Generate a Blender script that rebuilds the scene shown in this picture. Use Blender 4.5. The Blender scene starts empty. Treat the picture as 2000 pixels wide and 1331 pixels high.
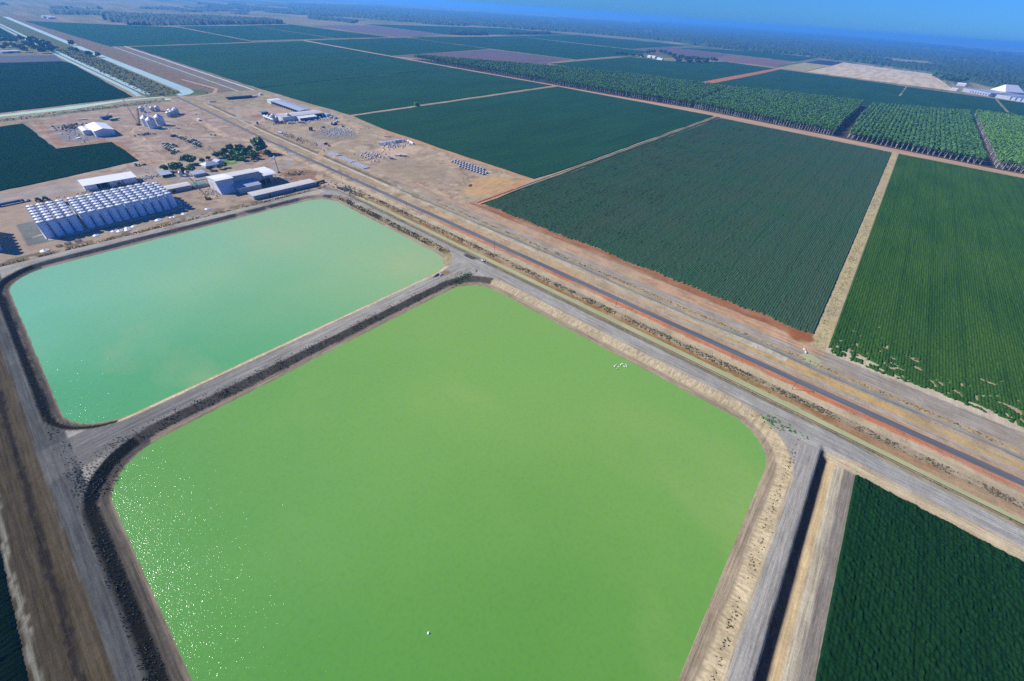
import bpy, math, random
import numpy as np
from mathutils import Matrix, Vector

# ---------------------------------------------------------------- camera, sky, sun, exposure
S_ = bpy.context.scene
COL = S_.collection
CAM_H = 200.0
F_MM = 14.0837
PITCH, ROLL, YAW = math.radians(39.71874), math.radians(4.14502), math.radians(-52.05591)
SUN_DIR = Vector((-0.424, 0.707, 0.566)).normalized()
SUN_EL = math.asin(SUN_DIR.z)
cam_d = bpy.data.cameras.new("camera")
cam = bpy.data.objects.new("camera", cam_d); COL.objects.link(cam)
cam_d.lens = F_MM; cam_d.sensor_width = 36.0; cam_d.clip_start = 1.0; cam_d.clip_end = 200000.0


def _basis():
    cp, sp = math.cos(PITCH), math.sin(PITCH)
    f = np.array([0, cp, -sp]); r = np.array([1., 0, 0]); u = np.array([0, sp, cp])
    cr, sr = math.cos(ROLL), math.sin(ROLL)
    r2, u2 = r*cr+u*sr, -r*sr+u*cr
    cy, sy = math.cos(YAW), math.sin(YAW)
    R = np.array([[cy, -sy, 0], [sy, cy, 0], [0, 0, 1]])
    return R@f, R@r2, R@u2


CF, CR, CU = _basis()
cam.matrix_world = Matrix((
    (CR[0], CU[0], -CF[0], 0), (CR[1], CU[1], -CF[1], 0), (CR[2], CU[2], -CF[2], CAM_H), (0, 0, 0, 1)))
S_.camera = cam
S_.view_settings.view_transform = 'Standard'
S_.view_settings.look = 'None'
S_.view_settings.exposure = 0.72
S_.view_settings.gamma = 1.0

world = bpy.data.worlds.new("World"); S_.world = world; world.use_nodes = True
wn = world.node_tree; wn.nodes.clear()
sky = wn.nodes.new("ShaderNodeTexSky"); sky.sky_type = 'NISHITA'; sky.sun_disc = False
sky.sun_elevation = SUN_EL; sky.sun_rotation = math.atan2(SUN_DIR.x, SUN_DIR.y)
sky.altitude = 300; sky.air_density = 1.0; sky.dust_density = 0.3; sky.ozone_density = 4.0
tint = wn.nodes.new("ShaderNodeMix"); tint.data_type = 'RGBA'; tint.blend_type = 'MULTIPLY'
tint.inputs[0].default_value = 1.0; tint.inputs[7].default_value = (0.15, 0.465, 1.15, 1)
bg = wn.nodes.new("ShaderNodeBackground"); bg.inputs[1].default_value = 0.083
wo = wn.nodes.new("ShaderNodeOutputWorld")
wn.links.new(sky.outputs[0], tint.inputs[6]); wn.links.new(tint.outputs[2], bg.inputs[0]); wn.links.new(bg.outputs[0], wo.inputs[0])
sd = bpy.data.lights.new("sun", 'SUN'); sd.energy = 4.6; sd.angle = math.radians(0.5); sd.color = (1.0, 0.955, 0.89)
sun = bpy.data.objects.new("sun", sd); COL.objects.link(sun)
sun.rotation_euler = SUN_DIR.to_track_quat('Z', 'Y').to_euler(); sun.location = (0, 0, 400)
S_.cycles.volume_bounces = 1
S_.cycles.max_bounces = 6
S_.cycles.use_denoising = False

# ---------------------------------------------------------------- helpers
K_ALB = (0.68, 0.66, 0.565)


def S(r, g, b, k=1.0):
    def l(c):
        c /= 255.; return c/12.92 if c <= .04045 else ((c+.055)/1.055)**2.4
    return (min(.9, l(r)*K_ALB[0]*k), min(.9, l(g)*K_ALB[1]*k), min(.9, l(b)*K_ALB[2]*k))


_rt = np.random.RandomState(7).rand(8, 256, 256)


def vn(x, y, s, seed=0):
    """value noise 0..1, cell size s metres"""
    x = np.asarray(x, float)/s; y = np.asarray(y, float)/s
    t = _rt[seed % 8]
    xi = np.floor(x).astype(int); yi = np.floor(y).astype(int)
    fx = x-xi; fy = y-yi; fx = fx*fx*(3-2*fx); fy = fy*fy*(3-2*fy)
    o = seed*37
    a = t[(xi+o) & 255, (yi+o) & 255]; b = t[(xi+1+o) & 255, (yi+o) & 255]
    c = t[(xi+o) & 255, (yi+1+o) & 255]; d = t[(xi+1+o) & 255, (yi+1+o) & 255]
    return (a*(1-fx)+b*fx)*(1-fy)+(c*(1-fx)+d*fx)*fy


def fbm(x, y, s, seed=0, n=3):
    v = 0; a = .5; t = 0
    for i in range(n):
        v = v+a*vn(x, y, s/2**i, seed+i); t += a; a *= .55
    return v/t


def mesh_np(name, V, Fc, smooth=False):
    """V (n,3); Fc (m,4) or (m,3) array, or a list of such arrays"""
    me = bpy.data.meshes.new(name)
    V = np.asarray(V, np.float32); L = Fc if isinstance(Fc, list) else [Fc]
    L = [np.asarray(f, np.int32) for f in L if len(f)]
    me.vertices.add(len(V)); me.vertices.foreach_set("co", V.ravel())
    li = np.concatenate([f.ravel() for f in L]); tot = np.concatenate([np.full(len(f), f.shape[1], np.int32) for f in L])
    st = np.concatenate([[0], np.cumsum(tot)[:-1]]).astype(np.int32)
    me.loops.add(len(li)); me.loops.foreach_set("vertex_index", li)
    me.polygons.add(len(tot)); me.polygons.foreach_set("loop_start", st)
    try: me.polygons.foreach_set("loop_total", tot)
    except Exception: pass
    me.update(calc_edges=True); me.validate()
    if smooth: me.polygons.foreach_set("use_smooth", np.ones(len(tot), bool))
    return me


def tag(o, label=None, cat=None, group=None, kind=None):
    if label: o["label"] = label
    if cat: o["category"] = cat
    if group: o["group"] = group
    if kind: o["kind"] = kind
    return o


def link(name, me, m=None, parent=None, loc=(0, 0, 0), rz=0, **kw):
    o = bpy.data.objects.new(name, me); COL.objects.link(o); o.location = loc; o.rotation_euler = (0, 0, rz)
    if m is not None and not len(me.materials): me.materials.append(m)
    if parent: o.parent = parent
    return tag(o, **kw)


def thing(name, label, cat, loc=(0, 0, 0), rz=0, group=None):
    o = bpy.data.objects.new(name, None); COL.objects.link(o); o.location = loc; o.rotation_euler = (0, 0, rz)
    o.empty_display_size = .5
    return tag(o, label, cat, group)


def kids(o): return [c for c in bpy.data.objects if c.parent == o]


_kc = {}


def copy_tree(o, loc, rz=0, label=None, group=None, scale=None, parent=None, _top=True):
    c = o.copy(); COL.objects.link(c)
    if o.name not in _kc: _kc[o.name] = kids(o)
    if _top:
        c.location = loc; c.rotation_euler = (0, 0, rz)
        if label: c["label"] = label
        if group: c["group"] = group
        if scale: c.scale = scale
    else: c.parent = parent
    for k in _kc[o.name]: copy_tree(k, None, parent=c, _top=False)
    return c


class MB:
    """collects shapes into one mesh"""
    def __init__(s): s.v = []; s.f = []

    def add(s, vs, fs):
        n = len(s.v); s.v += [tuple(p) for p in vs]; s.f += [tuple(i+n for i in f) for f in fs]; return s

    def box(s, x0, x1, y0, y1, z0, z1):
        return s.add([(x0, y0, z0), (x1, y0, z0), (x1, y1, z0), (x0, y1, z0), (x0, y0, z1), (x1, y0, z1), (x1, y1, z1), (x0, y1, z1)],
                     [(0, 3, 2, 1), (4, 5, 6, 7), (0, 1, 5, 4), (1, 2, 6, 5), (2, 3, 7, 6), (3, 0, 4, 7)])

    def lathe(s, prof, n=16, cx=0, cy=0):
        vs = []; fs = []
        for r, z in prof:
            for i in range(n):
                a = 2*math.pi*i/n; vs.append((cx+r*math.cos(a), cy+r*math.sin(a), z))
        for j in range(len(prof)-1):
            for i in range(n):
                k = (i+1) % n; fs.append((j*n+i, j*n+k, (j+1)*n+k, (j+1)*n+i))
        fs.append(tuple(range(n))[::-1]); fs.append(tuple((len(prof)-1)*n+i for i in range(n)))
        return s.add(vs, fs)

    def tube(s, p, q, r, r2=None, n=6):
        r2 = r if r2 is None else r2
        p = Vector(p); q = Vector(q); d = (q-p).normalized(); a = d.orthogonal().normalized(); b = d.cross(a)
        vs = [p+(a*math.cos(t)+b*math.sin(t))*r for t in [2*math.pi*i/n for i in range(n)]]
        vs += [q+(a*math.cos(t)+b*math.sin(t))*r2 for t in [2*math.pi*i/n for i in range(n)]]
        return s.add(vs, [(i, (i+1) % n, n+(i+1) % n, n+i) for i in range(n)]+[tuple(range(n))[::-1], tuple(range(n, 2*n))])

    def prism(s, poly, z0, z1):
        n = len(poly)
        return s.add([(x, y, z0) for x, y in poly]+[(x, y, z1) for x, y in poly],
                     [tuple(range(n))[::-1], tuple(range(n, 2*n))]+[(i, (i+1) % n, n+(i+1) % n, n+i) for i in range(n)])

    def xprism(s, prof, x0, x1):
        """profile in (y,z) swept along x"""
        n = len(prof)
        return s.add([(x0, y, z) for y, z in prof]+[(x1, y, z) for y, z in prof],
                     [tuple(range(n))[::-1], tuple(range(n, 2*n))]+[(i, (i+1) % n, n+(i+1) % n, n+i) for i in range(n)])

    def yprism(s, prof, y0, y1):
        n = len(prof)
        return s.add([(x, y0, z) for x, z in prof]+[(x, y1, z) for x, z in prof],
                     [tuple(range(n)), tuple(range(n, 2*n))[::-1]]+[(i, n+i, n+(i+1) % n, (i+1) % n) for i in range(n)])

    def ell(s, c, r, n=8, m=5):
        pr = [(max(.001, math.sin(math.pi*j/m)), -math.cos(math.pi*j/m)) for j in range(m+1)]
        t = MB().lathe(pr, n)
        return s.add([(c[0]+x*r[0], c[1]+y*r[1], c[2]+z*r[2]) for x, y, z in t.v], t.f)

    def me(s, name, smooth=False):
        m = bpy.data.meshes.new(name); m.from_pydata(s.v, [], s.f); m.update()
        if smooth: m.polygons.foreach_set("use_smooth", [True]*len(m.polygons))
        return m

    def out(s, name, m, parent=None, smooth=False, loc=(0, 0, 0), rz=0, **kw):
        return link(name, s.me(name, smooth), m, parent, loc, rz, **kw)


# ---------------------------------------------------------------- materials
def nodes(name):
    m = bpy.data.materials.new(name); m.use_nodes = True; nt = m.node_tree; nt.nodes.clear()
    o = nt.nodes.new("ShaderNodeOutputMaterial"); b = nt.nodes.new("ShaderNodeBsdfPrincipled")
    nt.links.new(b.outputs[0], o.inputs[0]); return m, nt, b


def N(nt, t, **kw):
    n = nt.nodes.new(t)
    for k, v in kw.items(): setattr(n, k, v)
    return n


def noise(nt, co, scale, detail=3, rough=.55, stretch=None):
    if stretch:
        mp = N(nt, "ShaderNodeMapping"); mp.inputs[3].default_value = stretch; nt.links.new(co, mp.inputs[0]); co = mp.outputs[0]
    n = N(nt, "ShaderNodeTexNoise"); n.inputs["Scale"].default_value = scale; n.inputs["Detail"].default_value = detail
    n.inputs["Roughness"].default_value = rough; nt.links.new(co, n.inputs["Vector"]); return n.outputs[0]


def mixc(nt, fac, a, b, mode='MIX'):
    n = N(nt, "ShaderNodeMix", data_type='RGBA', blend_type=mode)
    for i, v in ((0, fac), (6, a), (7, b)):
        if isinstance(v, (int, float)): n.inputs[i].default_value = v
        elif isinstance(v, tuple): n.inputs[i].default_value = (*v[:3], 1)
        else: nt.links.new(v, n.inputs[i])
    return n.outputs[2]


def rng(nt, v, a, b, c, d):
    n = N(nt, "ShaderNodeMapRange"); n.inputs[1].default_value = a; n.inputs[2].default_value = b
    n.inputs[3].default_value = c; n.inputs[4].default_value = d; nt.links.new(v, n.inputs[0]); return n.outputs[0]


def math_(nt, op, a, b=0.0):
    n = N(nt, "ShaderNodeMath", operation=op)
    for i, v in ((0, a), (1, b)):
        if isinstance(v, (int, float)): n.inputs[i].default_value = v
        else: nt.links.new(v, n.inputs[i])
    return n.outputs[0]


def bump(nt, b, h, strength, dist):
    n = N(nt, "ShaderNodeBump"); n.inputs[0].default_value = strength; n.inputs[1].default_value = dist
    nt.links.new(h, n.inputs["Height"]); nt.links.new(n.outputs[0], b.inputs["Normal"])


def mat(name, c1, c2=None, scale=.3, rough=.8, metal=0, bmp=0, bscale=None, lo=.35, hi=.65, stretch=None, spec=.3):
    """two-tone noise-mottled surface in object space"""
    m, nt, b = nodes(name); tc = N(nt, "ShaderNodeTexCoord"); co = tc.outputs["Object"]
    c2 = c2 or tuple(c*.8 for c in c1)
    n1 = noise(nt, co, scale, 4, stretch=stretch)
    nt.links.new(mixc(nt, rng(nt, n1, lo, hi, 0, 1), c1, c2), b.inputs["Base Color"])
    b.inputs["Roughness"].default_value = rough; b.inputs["Metallic"].default_value = metal
    b.inputs["Specular IOR Level"].default_value = spec
    if bmp: bump(nt, b, noise(nt, co, bscale or scale*3, 3), 1.0, bmp)
    return m


def crop_mat(name, c1, c2, c3=None, patch=.006, row=None, fine=.35, bmp=.5):
    """crop canopy: patches, fine leaf mottling, optional row direction (0: rows along x)"""
    m, nt, b = nodes(name); tc = N(nt, "ShaderNodeTexCoord"); co = tc.outputs["Object"]
    big = rng(nt, noise(nt, co, patch, 5, .6, (1, 3, 1)), .35, .65, 0, 1)
    col = mixc(nt, big, c1, c2)
    f = noise(nt, co, fine, 4, .7)
    col = mixc(nt, rng(nt, f, .3, .7, 0, .75), col, c3 or tuple(c*.45 for c in c1))
    st = noise(nt, co, .02, 3, .6, (.15, 14, 1))
    col = mixc(nt, rng(nt, st, .42, .68, 0, .55), col, tuple(c*.7 for c in c2))
    wv = N(nt, "ShaderNodeTexWave", bands_direction='Y'); wv.inputs["Scale"].default_value = .314/24; wv.inputs["Distortion"].default_value = .6; wv.inputs["Detail"].default_value = 2
    nt.links.new(co, wv.inputs[0]); col = mixc(nt, rng(nt, wv.outputs[0], .9, 1, 0, .28), col, tuple(c*.5 for c in c1))
    bare = rng(nt, noise(nt, co, .012, 5, .75, (1, 2.2, 1)), .66, .74, 0, .3); col = mixc(nt, bare, col, S(120, 112, 84))
    nt.links.new(col, b.inputs["Base Color"]); b.inputs["Roughness"].default_value = .75
    b.inputs["Specular IOR Level"].default_value = 0
    bump(nt, b, f, .8, bmp)
    return m


def ground_mat():
    m, nt, b = nodes("soil"); tc = N(nt, "ShaderNodeTexCoord"); co = tc.outputs["Object"]
    at = N(nt, "ShaderNodeAttribute"); at.attribute_name = "soil"; sk = N(nt, "ShaderNodeAttribute"); sk.attribute_name = "streak"
    sp = N(nt, "ShaderNodeSeparateColor"); nt.links.new(sk.outputs["Color"], sp.inputs[0])
    col = at.outputs["Color"]
    n1 = noise(nt, co, .9, 5, .7); n2 = noise(nt, co, .06, 5, .6)
    col = mixc(nt, 1.0, col, mixc(nt, rng(nt, n1, .25, .75, 0, 1), (.78, .77, .76), (1.2, 1.2, 1.2)), 'MULTIPLY')
    col = mixc(nt, 1.0, col, mixc(nt, rng(nt, n2, .3, .7, 0, 1), (.86, .84, .82), (1.12, 1.12, 1.13)), 'MULTIPLY')
    sy = noise(nt, co, .8, 4, .7, (1, .04, 1)); sx = noise(nt, co, .8, 4, .7, (.04, 1, 1))
    for s_, ch in ((sy, 0), (sx, 1)):
        mul = mixc(nt, rng(nt, s_, .36, .64, 0, 1), (.68, .67, .67), (1.22, 1.22, 1.22))
        col = mixc(nt, sp.outputs[ch], col, mixc(nt, 1.0, col, mul, 'MULTIPLY'))
    # scattered dry weeds
    w = math_(nt, 'MULTIPLY', rng(nt, noise(nt, co, .45, 5, .8), .54, .62, 0, 1), sp.outputs[2])
    col = mixc(nt, w, col, S(92, 88, 52))
    nt.links.new(col, b.inputs["Base Color"]); b.inputs["Roughness"].default_value = .95; b.inputs["Specular IOR Level"].default_value = 0
    h = math_(nt, 'ADD', math_(nt, 'MULTIPLY', sy, sp.outputs[0]), math_(nt, 'MULTIPLY', sx, sp.outputs[1]))
    h = math_(nt, 'ADD', h, math_(nt, 'MULTIPLY', n1, .5))
    bump(nt, b, h, .7, .4)
    return m


def water_mat(name, c1, c2, c3, wave=1.7, amp=.145, rough=.15, spec=1.0, cs=.006, gx_=None, cg=None, gy_=None, cgy=None):
    """turbid water: silt colour that drifts across the pond, lens darkening painted into its gradients, under a rippled clear surface"""
    m, nt, b = nodes(name); nt.nodes.remove(b); tc = N(nt, "ShaderNodeTexCoord"); co = tc.outputs["Object"]
    out = [n for n in nt.nodes if n.type == 'OUTPUT_MATERIAL'][0]
    a = rng(nt, noise(nt, co, cs, 4, .5), .38, .62, 0, 1)
    col = mixc(nt, a, c1, c2)
    sep = N(nt, "ShaderNodeSeparateXYZ"); nt.links.new(co, sep.inputs[0])
    wb = math_(nt, 'MULTIPLY', math_(nt, 'SUBTRACT', noise(nt, co, .007, 3, .5), .5), 190.)
    if gx_: col = mixc(nt, rng(nt, math_(nt, 'ADD', sep.outputs[0], wb), gx_[0], gx_[1], 1, 0), col, cg)
    if gy_: col = mixc(nt, math_(nt, 'MULTIPLY', rng(nt, math_(nt, 'ADD', sep.outputs[1], wb), gy_[0], gy_[1], .9, 0), rng(nt, sep.outputs[0], -40, 190, 1, .15)), col, cgy)
    p = rng(nt, noise(nt, co, cs*1.5, 4, .55, (1, .6, 1)), .54, .72, 0, .55)
    col = mixc(nt, p, col, c3)
    fine = rng(nt, noise(nt, co, .5, 3, .6), .3, .7, .93, 1.05)
    col = mixc(nt, 1.0, col, mixc(nt, fine, (0, 0, 0), (1, 1, 1)), 'MULTIPLY')
    df = N(nt, "ShaderNodeBsdfDiffuse"); nt.links.new(col, df.inputs[0])
    gl = N(nt, "ShaderNodeBsdfGlossy"); gl.inputs["Roughness"].default_value = rough
    w1 = noise(nt, co, wave, 2, .5); bp = N(nt, "ShaderNodeBump"); bp.inputs[0].default_value = 1.0; bp.inputs[1].default_value = amp
    nt.links.new(w1, bp.inputs["Height"]); nt.links.new(bp.outputs[0], gl.inputs["Normal"])
    fr = N(nt, "ShaderNodeFresnel"); fr.inputs[0].default_value = 1.33
    mx = N(nt, "ShaderNodeMixShader"); nt.links.new(math_(nt, 'MULTIPLY', fr.outputs[0], spec), mx.inputs[0]); nt.links.new(df.outputs[0], mx.inputs[1]); nt.links.new(gl.outputs[0], mx.inputs[2])
    nt.links.new(mx.outputs[0], out.inputs[0])
    return m


def leaf_mat(name, c1, c2, scale=.12):
    m, nt, b = nodes(name); g = N(nt, "ShaderNodeNewGeometry"); oi = N(nt, "ShaderNodeObjectInfo")
    r = g.outputs["Random Per Island"]
    n = noise(nt, g.outputs["Position"], scale, 3, .6)
    f = math_(nt, 'ADD', math_(nt, 'MULTIPLY', r, .55), math_(nt, 'MULTIPLY', n, .6))
    nt.links.new(mixc(nt, rng(nt, f, .25, .85, 0, 1), c1, c2), b.inputs["Base Color"])
    b.inputs["Roughness"].default_value = .7; b.inputs["Specular IOR Level"].default_value = .2
    return m


def metal_ribs(name, c1, c2, period=.9, axis=0, rough=.45, metal=.1):
    """profiled sheet metal: ribs plus faint staining"""
    m, nt, b = nodes(name); tc = N(nt, "ShaderNodeTexCoord"); co = tc.outputs["Object"]
    w = N(nt, "ShaderNodeTexWave", bands_direction='XYZ'[axis]); w.inputs["Scale"].default_value = .314/period; nt.links.new(co, w.inputs[0])
    n = noise(nt, co, .25, 5, .7, (.4, 1, 1)); nt.links.new(mixc(nt, rng(nt, n, .4, .75, 0, 1), c1, c2), b.inputs["Base Color"])
    b.inputs["Roughness"].default_value = rough; b.inputs["Metallic"].default_value = metal
    bump(nt, b, w.outputs[0], .6, .08); return m


M = {}
M['soil'] = ground_mat()
M['asphalt'] = mat("asphalt", S(118, 122, 130), S(98, 102, 112), .25, .85, bmp=.02, stretch=(1, .05, 1))
M['tank'] = metal_ribs("tank_steel", (.52, .65, .82), (.45, .57, .73), 1.2, 2)  # white shell; blue of its sky-lit shaded side tinted into the albedo
M['rim'] = mat("tank_rim", (.14, .17, .22), (.1, .12, .16), .5, .5)
M['lid'] = mat("lid_paint", (.7, .7, .7), (.55, .56, .57), .6, .5)
M['galv'] = metal_ribs("galvanised", (.45, .47, .48), (.33, .34, .36), .8, 2, .4, .4)
M['roof_white'] = metal_ribs("roof_white", (.75, .74, .7), (.64, .62, .56), 1.0, 0)
M['roof_cream'] = metal_ribs("roof_cream", (.58, .54, .45), (.47, .43, .35), 1.0, 0)
M['roof_grey'] = metal_ribs("roof_grey", (.36, .4, .45), (.28, .31, .35), 1.0, 1)
M['wall_grey'] = metal_ribs("wall_grey", (.34, .36, .38), (.28, .29, .31), .9, 0)
M['wall_white'] = metal_ribs("wall_white", (.6, .62, .64), (.5, .52, .54), .9, 0)
M['dark'] = mat("dark_inside", (.03, .032, .04), (.018, .018, .022), .4)
M['rust'] = mat("rusty_steel", (.16, .09, .06), (.09, .06, .05), .5)
M['green_roof'] = mat("green_paint", (.1, .22, .14), (.08, .16, .11), .3)
M['teal_roof'] = mat("teal_roof", (.04, .27, .27), (.03, .2, .22), .3)
M['green_mach'] = mat("green_machine", (.03, .2, .06), (.02, .12, .04), .8)
M['white'] = mat("white_paint", (.72, .72, .7), (.6, .6, .58), .6, .5)
M['blue'] = mat("blue_paint", (.05, .09, .22), (.03, .06, .15), .5)
M['black'] = mat("black_rubber", (.02, .02, .022), (.035, .035, .035), .8)
M['concrete'] = mat("concrete", (.5, .48, .44), (.38, .37, .35), .3, .9, bmp=.03)
M['wood'] = mat("weathered_wood", (.1, .085, .075), (.07, .06, .05), .6)
M['orange'] = mat("orange_soil", S(205, 120, 80), S(170, 95, 62), .3, .95)
M['yellow'] = mat("yellow_machine", (.5, .36, .05), (.35, .25, .05), .6)
M['glass'] = mat("cab_glass", (.02, .03, .04), (.03, .04, .05), .5, .15)
M['bark'] = mat("pale_bark", (.62, .6, .57), (.4, .38, .35), 1.5)
M['trunk'] = mat("brown_bark", (.12, .09, .065), (.08, .06, .045), .8)
M['leaf'] = leaf_mat("plantation_leaves", (.024, .085, .028), (.095, .225, .06), .06)
M['leaf2'] = leaf_mat("yard_leaves", (.03, .085, .03), (.09, .18, .055), .4)
M['leaf3'] = leaf_mat("bright_leaves", (.05, .14, .03), (.13, .28, .05), .4)
M['leaf_dark'] = leaf_mat("dark_leaves", (.018, .05, .026), (.05, .105, .04), .4)
M['weed'] = leaf_mat("bank_weeds", (.13, .11, .07), (.05, .07, .03), .8)
M['weed_dry'] = leaf_mat("dry_tufts", (.2, .165, .1), (.085, .08, .05))
M['feather'] = mat("white_feathers", (.8, .8, .78), (.7, .7, .68), 2)
M['rubble'] = mat("rubble_stone", (.55, .5, .47), (.33, .3, .28), .7, .95)
M['tarp'] = mat("white_wrap", (.72, .72, .75), (.5, .51, .56), .8, .4)
M['wrap_dark'] = mat("blue_black_wrap", (.03, .04, .09), (.02, .025, .05), .5, .4)
M['grey_bag'] = mat("grey_bag", (.56, .56, .55), (.4, .41, .41), .5, .9)

# ---------------------------------------------------------------- terrain
POND_A = (-49.0, 241.5, 266.0, 508.0, 30.0)      # x0 x1 y0 y1 corner radius
POND_B = (-45.0, 232.5, -35.0, 234.5, 30.0)
WATER_Z = 0.5
CREST = 3.2


def sdf(x, y, b):
    x0, x1, y0, y1, r = b
    cx, cy, hx, hy = (x0+x1)/2, (y0+y1)/2, (x1-x0)/2-r, (y1-y0)/2-r
    dx = x-cx; dy = y-cy
    qx = np.abs(dx)-hx; qy = np.abs(dy)-hy
    mx = np.maximum(qx, 0); my = np.maximum(qy, 0)
    d = np.hypot(mx, my)+np.minimum(np.maximum(qx, qy), 0)-r
    ln = np.maximum(np.hypot(mx, my), 1e-6)
    nx = np.where(ln > 1e-5, mx/ln, (qx > qy)*1.0)*np.sign(dx); ny = np.where(ln > 1e-5, my/ln, (qy >= qx)*1.0)*np.sign(dy)
    return d, nx, ny


def sm(a, b, v):
    t = np.clip((v-a)/(b-a), 0, 1); return t*t*(3-2*t)


def side(nx, ny, e, w, n, s):
    return np.maximum(nx, 0)**2*e+np.maximum(-nx, 0)**2*w+np.maximum(ny, 0)**2*n+np.maximum(-ny, 0)**2*s


def lerp(x, xs, ys): return np.interp(x, xs, ys)


def geom(x, y):
    """shared distances"""
    g = {}
    wob = (vn(x, y, 9, 1)-.5)*1.0
    dA, ax, ay = sdf(x, y, POND_A); dB, bx, by = sdf(x, y, POND_B)
    g['dA'] = dA; g['dB'] = dB
    g['wA'] = side(ax, ay, 11.5, 8.0, 9.0, 6.0); g['wB'] = side(bx, by, 14.0, 10.5, 11.5, 13.5)
    g['bA'] = side(ax, ay, 4.0, 3.5, 4.0, 1.5); g['bB'] = side(bx, by, 5.5, 5.0, 4.5, 6.0)
    g['out'], ox, oy = sdf(x, y, (-62.0, 259.0, -56.5, 527.0, 9.0))
    st = np.maximum(np.abs(x-252.5)-7.0, y+52.0)          # levee that runs on to the south-east
    g['out2'] = st
    g['ox'] = ox; g['oy'] = oy; g['wob'] = wob
    g['nA'] = (ax, ay); g['nB'] = (bx, by)
    return g


def height(x, y, g=None):
    g = g or geom(x, y); wob = g['wob']

    def bank(d, w, b):
        z = np.where(d < 0, np.maximum(-2.2, WATER_Z+d*.35), 0)
        z = np.where(d >= 0, WATER_Z+np.clip(d/b, 0, 1)*.55, z)
        return np.where(d > b, WATER_Z+.55+(CREST-WATER_Z-.55)*np.clip((d-b+wob*.5)/(w-b), 0, 1), z)
    hin = np.minimum(bank(g['dA'], g['wA'], g['bA']), bank(g['dB'], g['wB'], g['bB']))
    s_drop = np.where((g['oy'] < -.5) & (x < 240), 4.3, np.where(g['ox'] > .5, 3.4, 3.2))
    o1 = CREST-s_drop*np.clip((g['out']+wob*.4)/6.3, 0, 1)
    o1 = np.where(g['out'] > 6.3, np.minimum(0, CREST-s_drop+np.clip((g['out']-6.3)/5, 0, 1)*(s_drop-CREST)), o1)
    c2 = 1.2+2.0*sm(-95, -57, y)
    o2 = np.where(g['out2'] < 6, c2*(1-np.clip((g['out2']+wob*.4)/6, 0, 1)), -9)
    z = np.minimum(hin, np.maximum(o1, np.where(g['out'] > 0, o2, -9)))
    # channel between levee and road
    ch = (y < 488)
    cx = 272.2+(y > 0)*0+np.clip(-y, 0, 120)*(-.018)
    cw = 3.4-np.clip(-y, 0, 120)*.009
    dc = np.abs(x-cx)
    end = np.clip((500-y)/14, 0, 1)
    chz = np.where(dc < cw, -2.0, -2.0+np.clip((dc-cw)/3.6, 0, 1)*2.0+np.clip((dc-cw-3.6)/3, 0, 1)*.5*(x > cx))*end
    inside = (dc < cw+7)
    z = np.where(inside & (x > cx-cw-4), np.where(dc < cw+3.6, np.minimum(z, chz), z+chz*(x > cx)), z)
    # road bed and the drain north-east of it
    rb = np.clip((11-np.abs(x-RX(y)))/4, 0, 1)
    on = (y < 1255) & (x > 280)
    z = np.where(on, np.maximum(z, rb*.35), z)
    z = np.where(on & (y < 480), z-.9*np.clip(1-np.abs(x-329.5-DR(y))/3.2, 0, 1), z)
    return z


def RX(y): return np.interp(y, [-400, 50, 842, 1095, 1260, 1400], [301.5, 302.3, 303.0, 310.0, 311.5, 312])
def DR(y): return 3.5*(vn(y, y*0, 60, 3)-.5)


# grid: dense round the ponds, wider steps far out, one sheet to the horizon
def axis(segs):
    out = [segs[0][0]]
    for a, b, st in segs:
        n = max(1, int(round((b-a)/st))); out += list(np.linspace(a, b, n+1)[1:])
    return out


gx = axis([(-100, 285, 1.1), (285, 300, 1.1), (300, 385, 1.0), (385, 520, 2.0)])
st = 2.2; v = gx[-1]
while v < 45000: st *= 1.09; v += st; gx.append(v)
st = 1.3; v = gx[0]; pre = []
while v > -45000: st *= 1.13; v -= st; pre.append(v)
gx = np.array(pre[::-1]+gx)
gy = axis([(-170, 60, 1.0), (60, 545, 1.25), (545, 820, 1.8), (820, 1320, 2.6)])
st = 2.8; v = gy[-1]
while v < 45000: st *= 1.09; v += st; gy.append(v)
st = 1.3; v = gy[0]; pre = []
while v > -45000: st *= 1.2; v -= st; pre.append(v)
gy = np.array(pre[::-1]+gy)
X, Y = np.meshgrid(gx, gy)            # shape (ny, nx)
GG = geom(X, Y)
Z = height(X, Y, GG)
Z = Z+np.where((np.abs(X) < 700) & (np.abs(Y) < 1500) & (np.minimum(GG['dA'], GG['dB']) > 0), (vn(X, Y, 3.1, 4)-.5)*.18, 0)

# ---- soil colours
C = np.zeros(X.shape+(3,)); C[:] = S(188, 170, 150)
ST = np.zeros(X.shape+(3,)); ST[..., 0] = .25; ST[..., 1] = .25; ST[..., 2] = .12
warp = (fbm(X, Y, 14, 2)-.5)*2


def paint(m, c, k=1.0, st=None):
    m = (np.clip(m, 0, 1)*k)[..., None]
    C[:] = C*(1-m)+np.array(c)*m
    if st is not None: ST[:] = ST*(1-m)+np.array(st)*m


def band(v, a, b, s=.8): return sm(a-s, a+s, v)*(1-sm(b-s, b+s, v))


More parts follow.
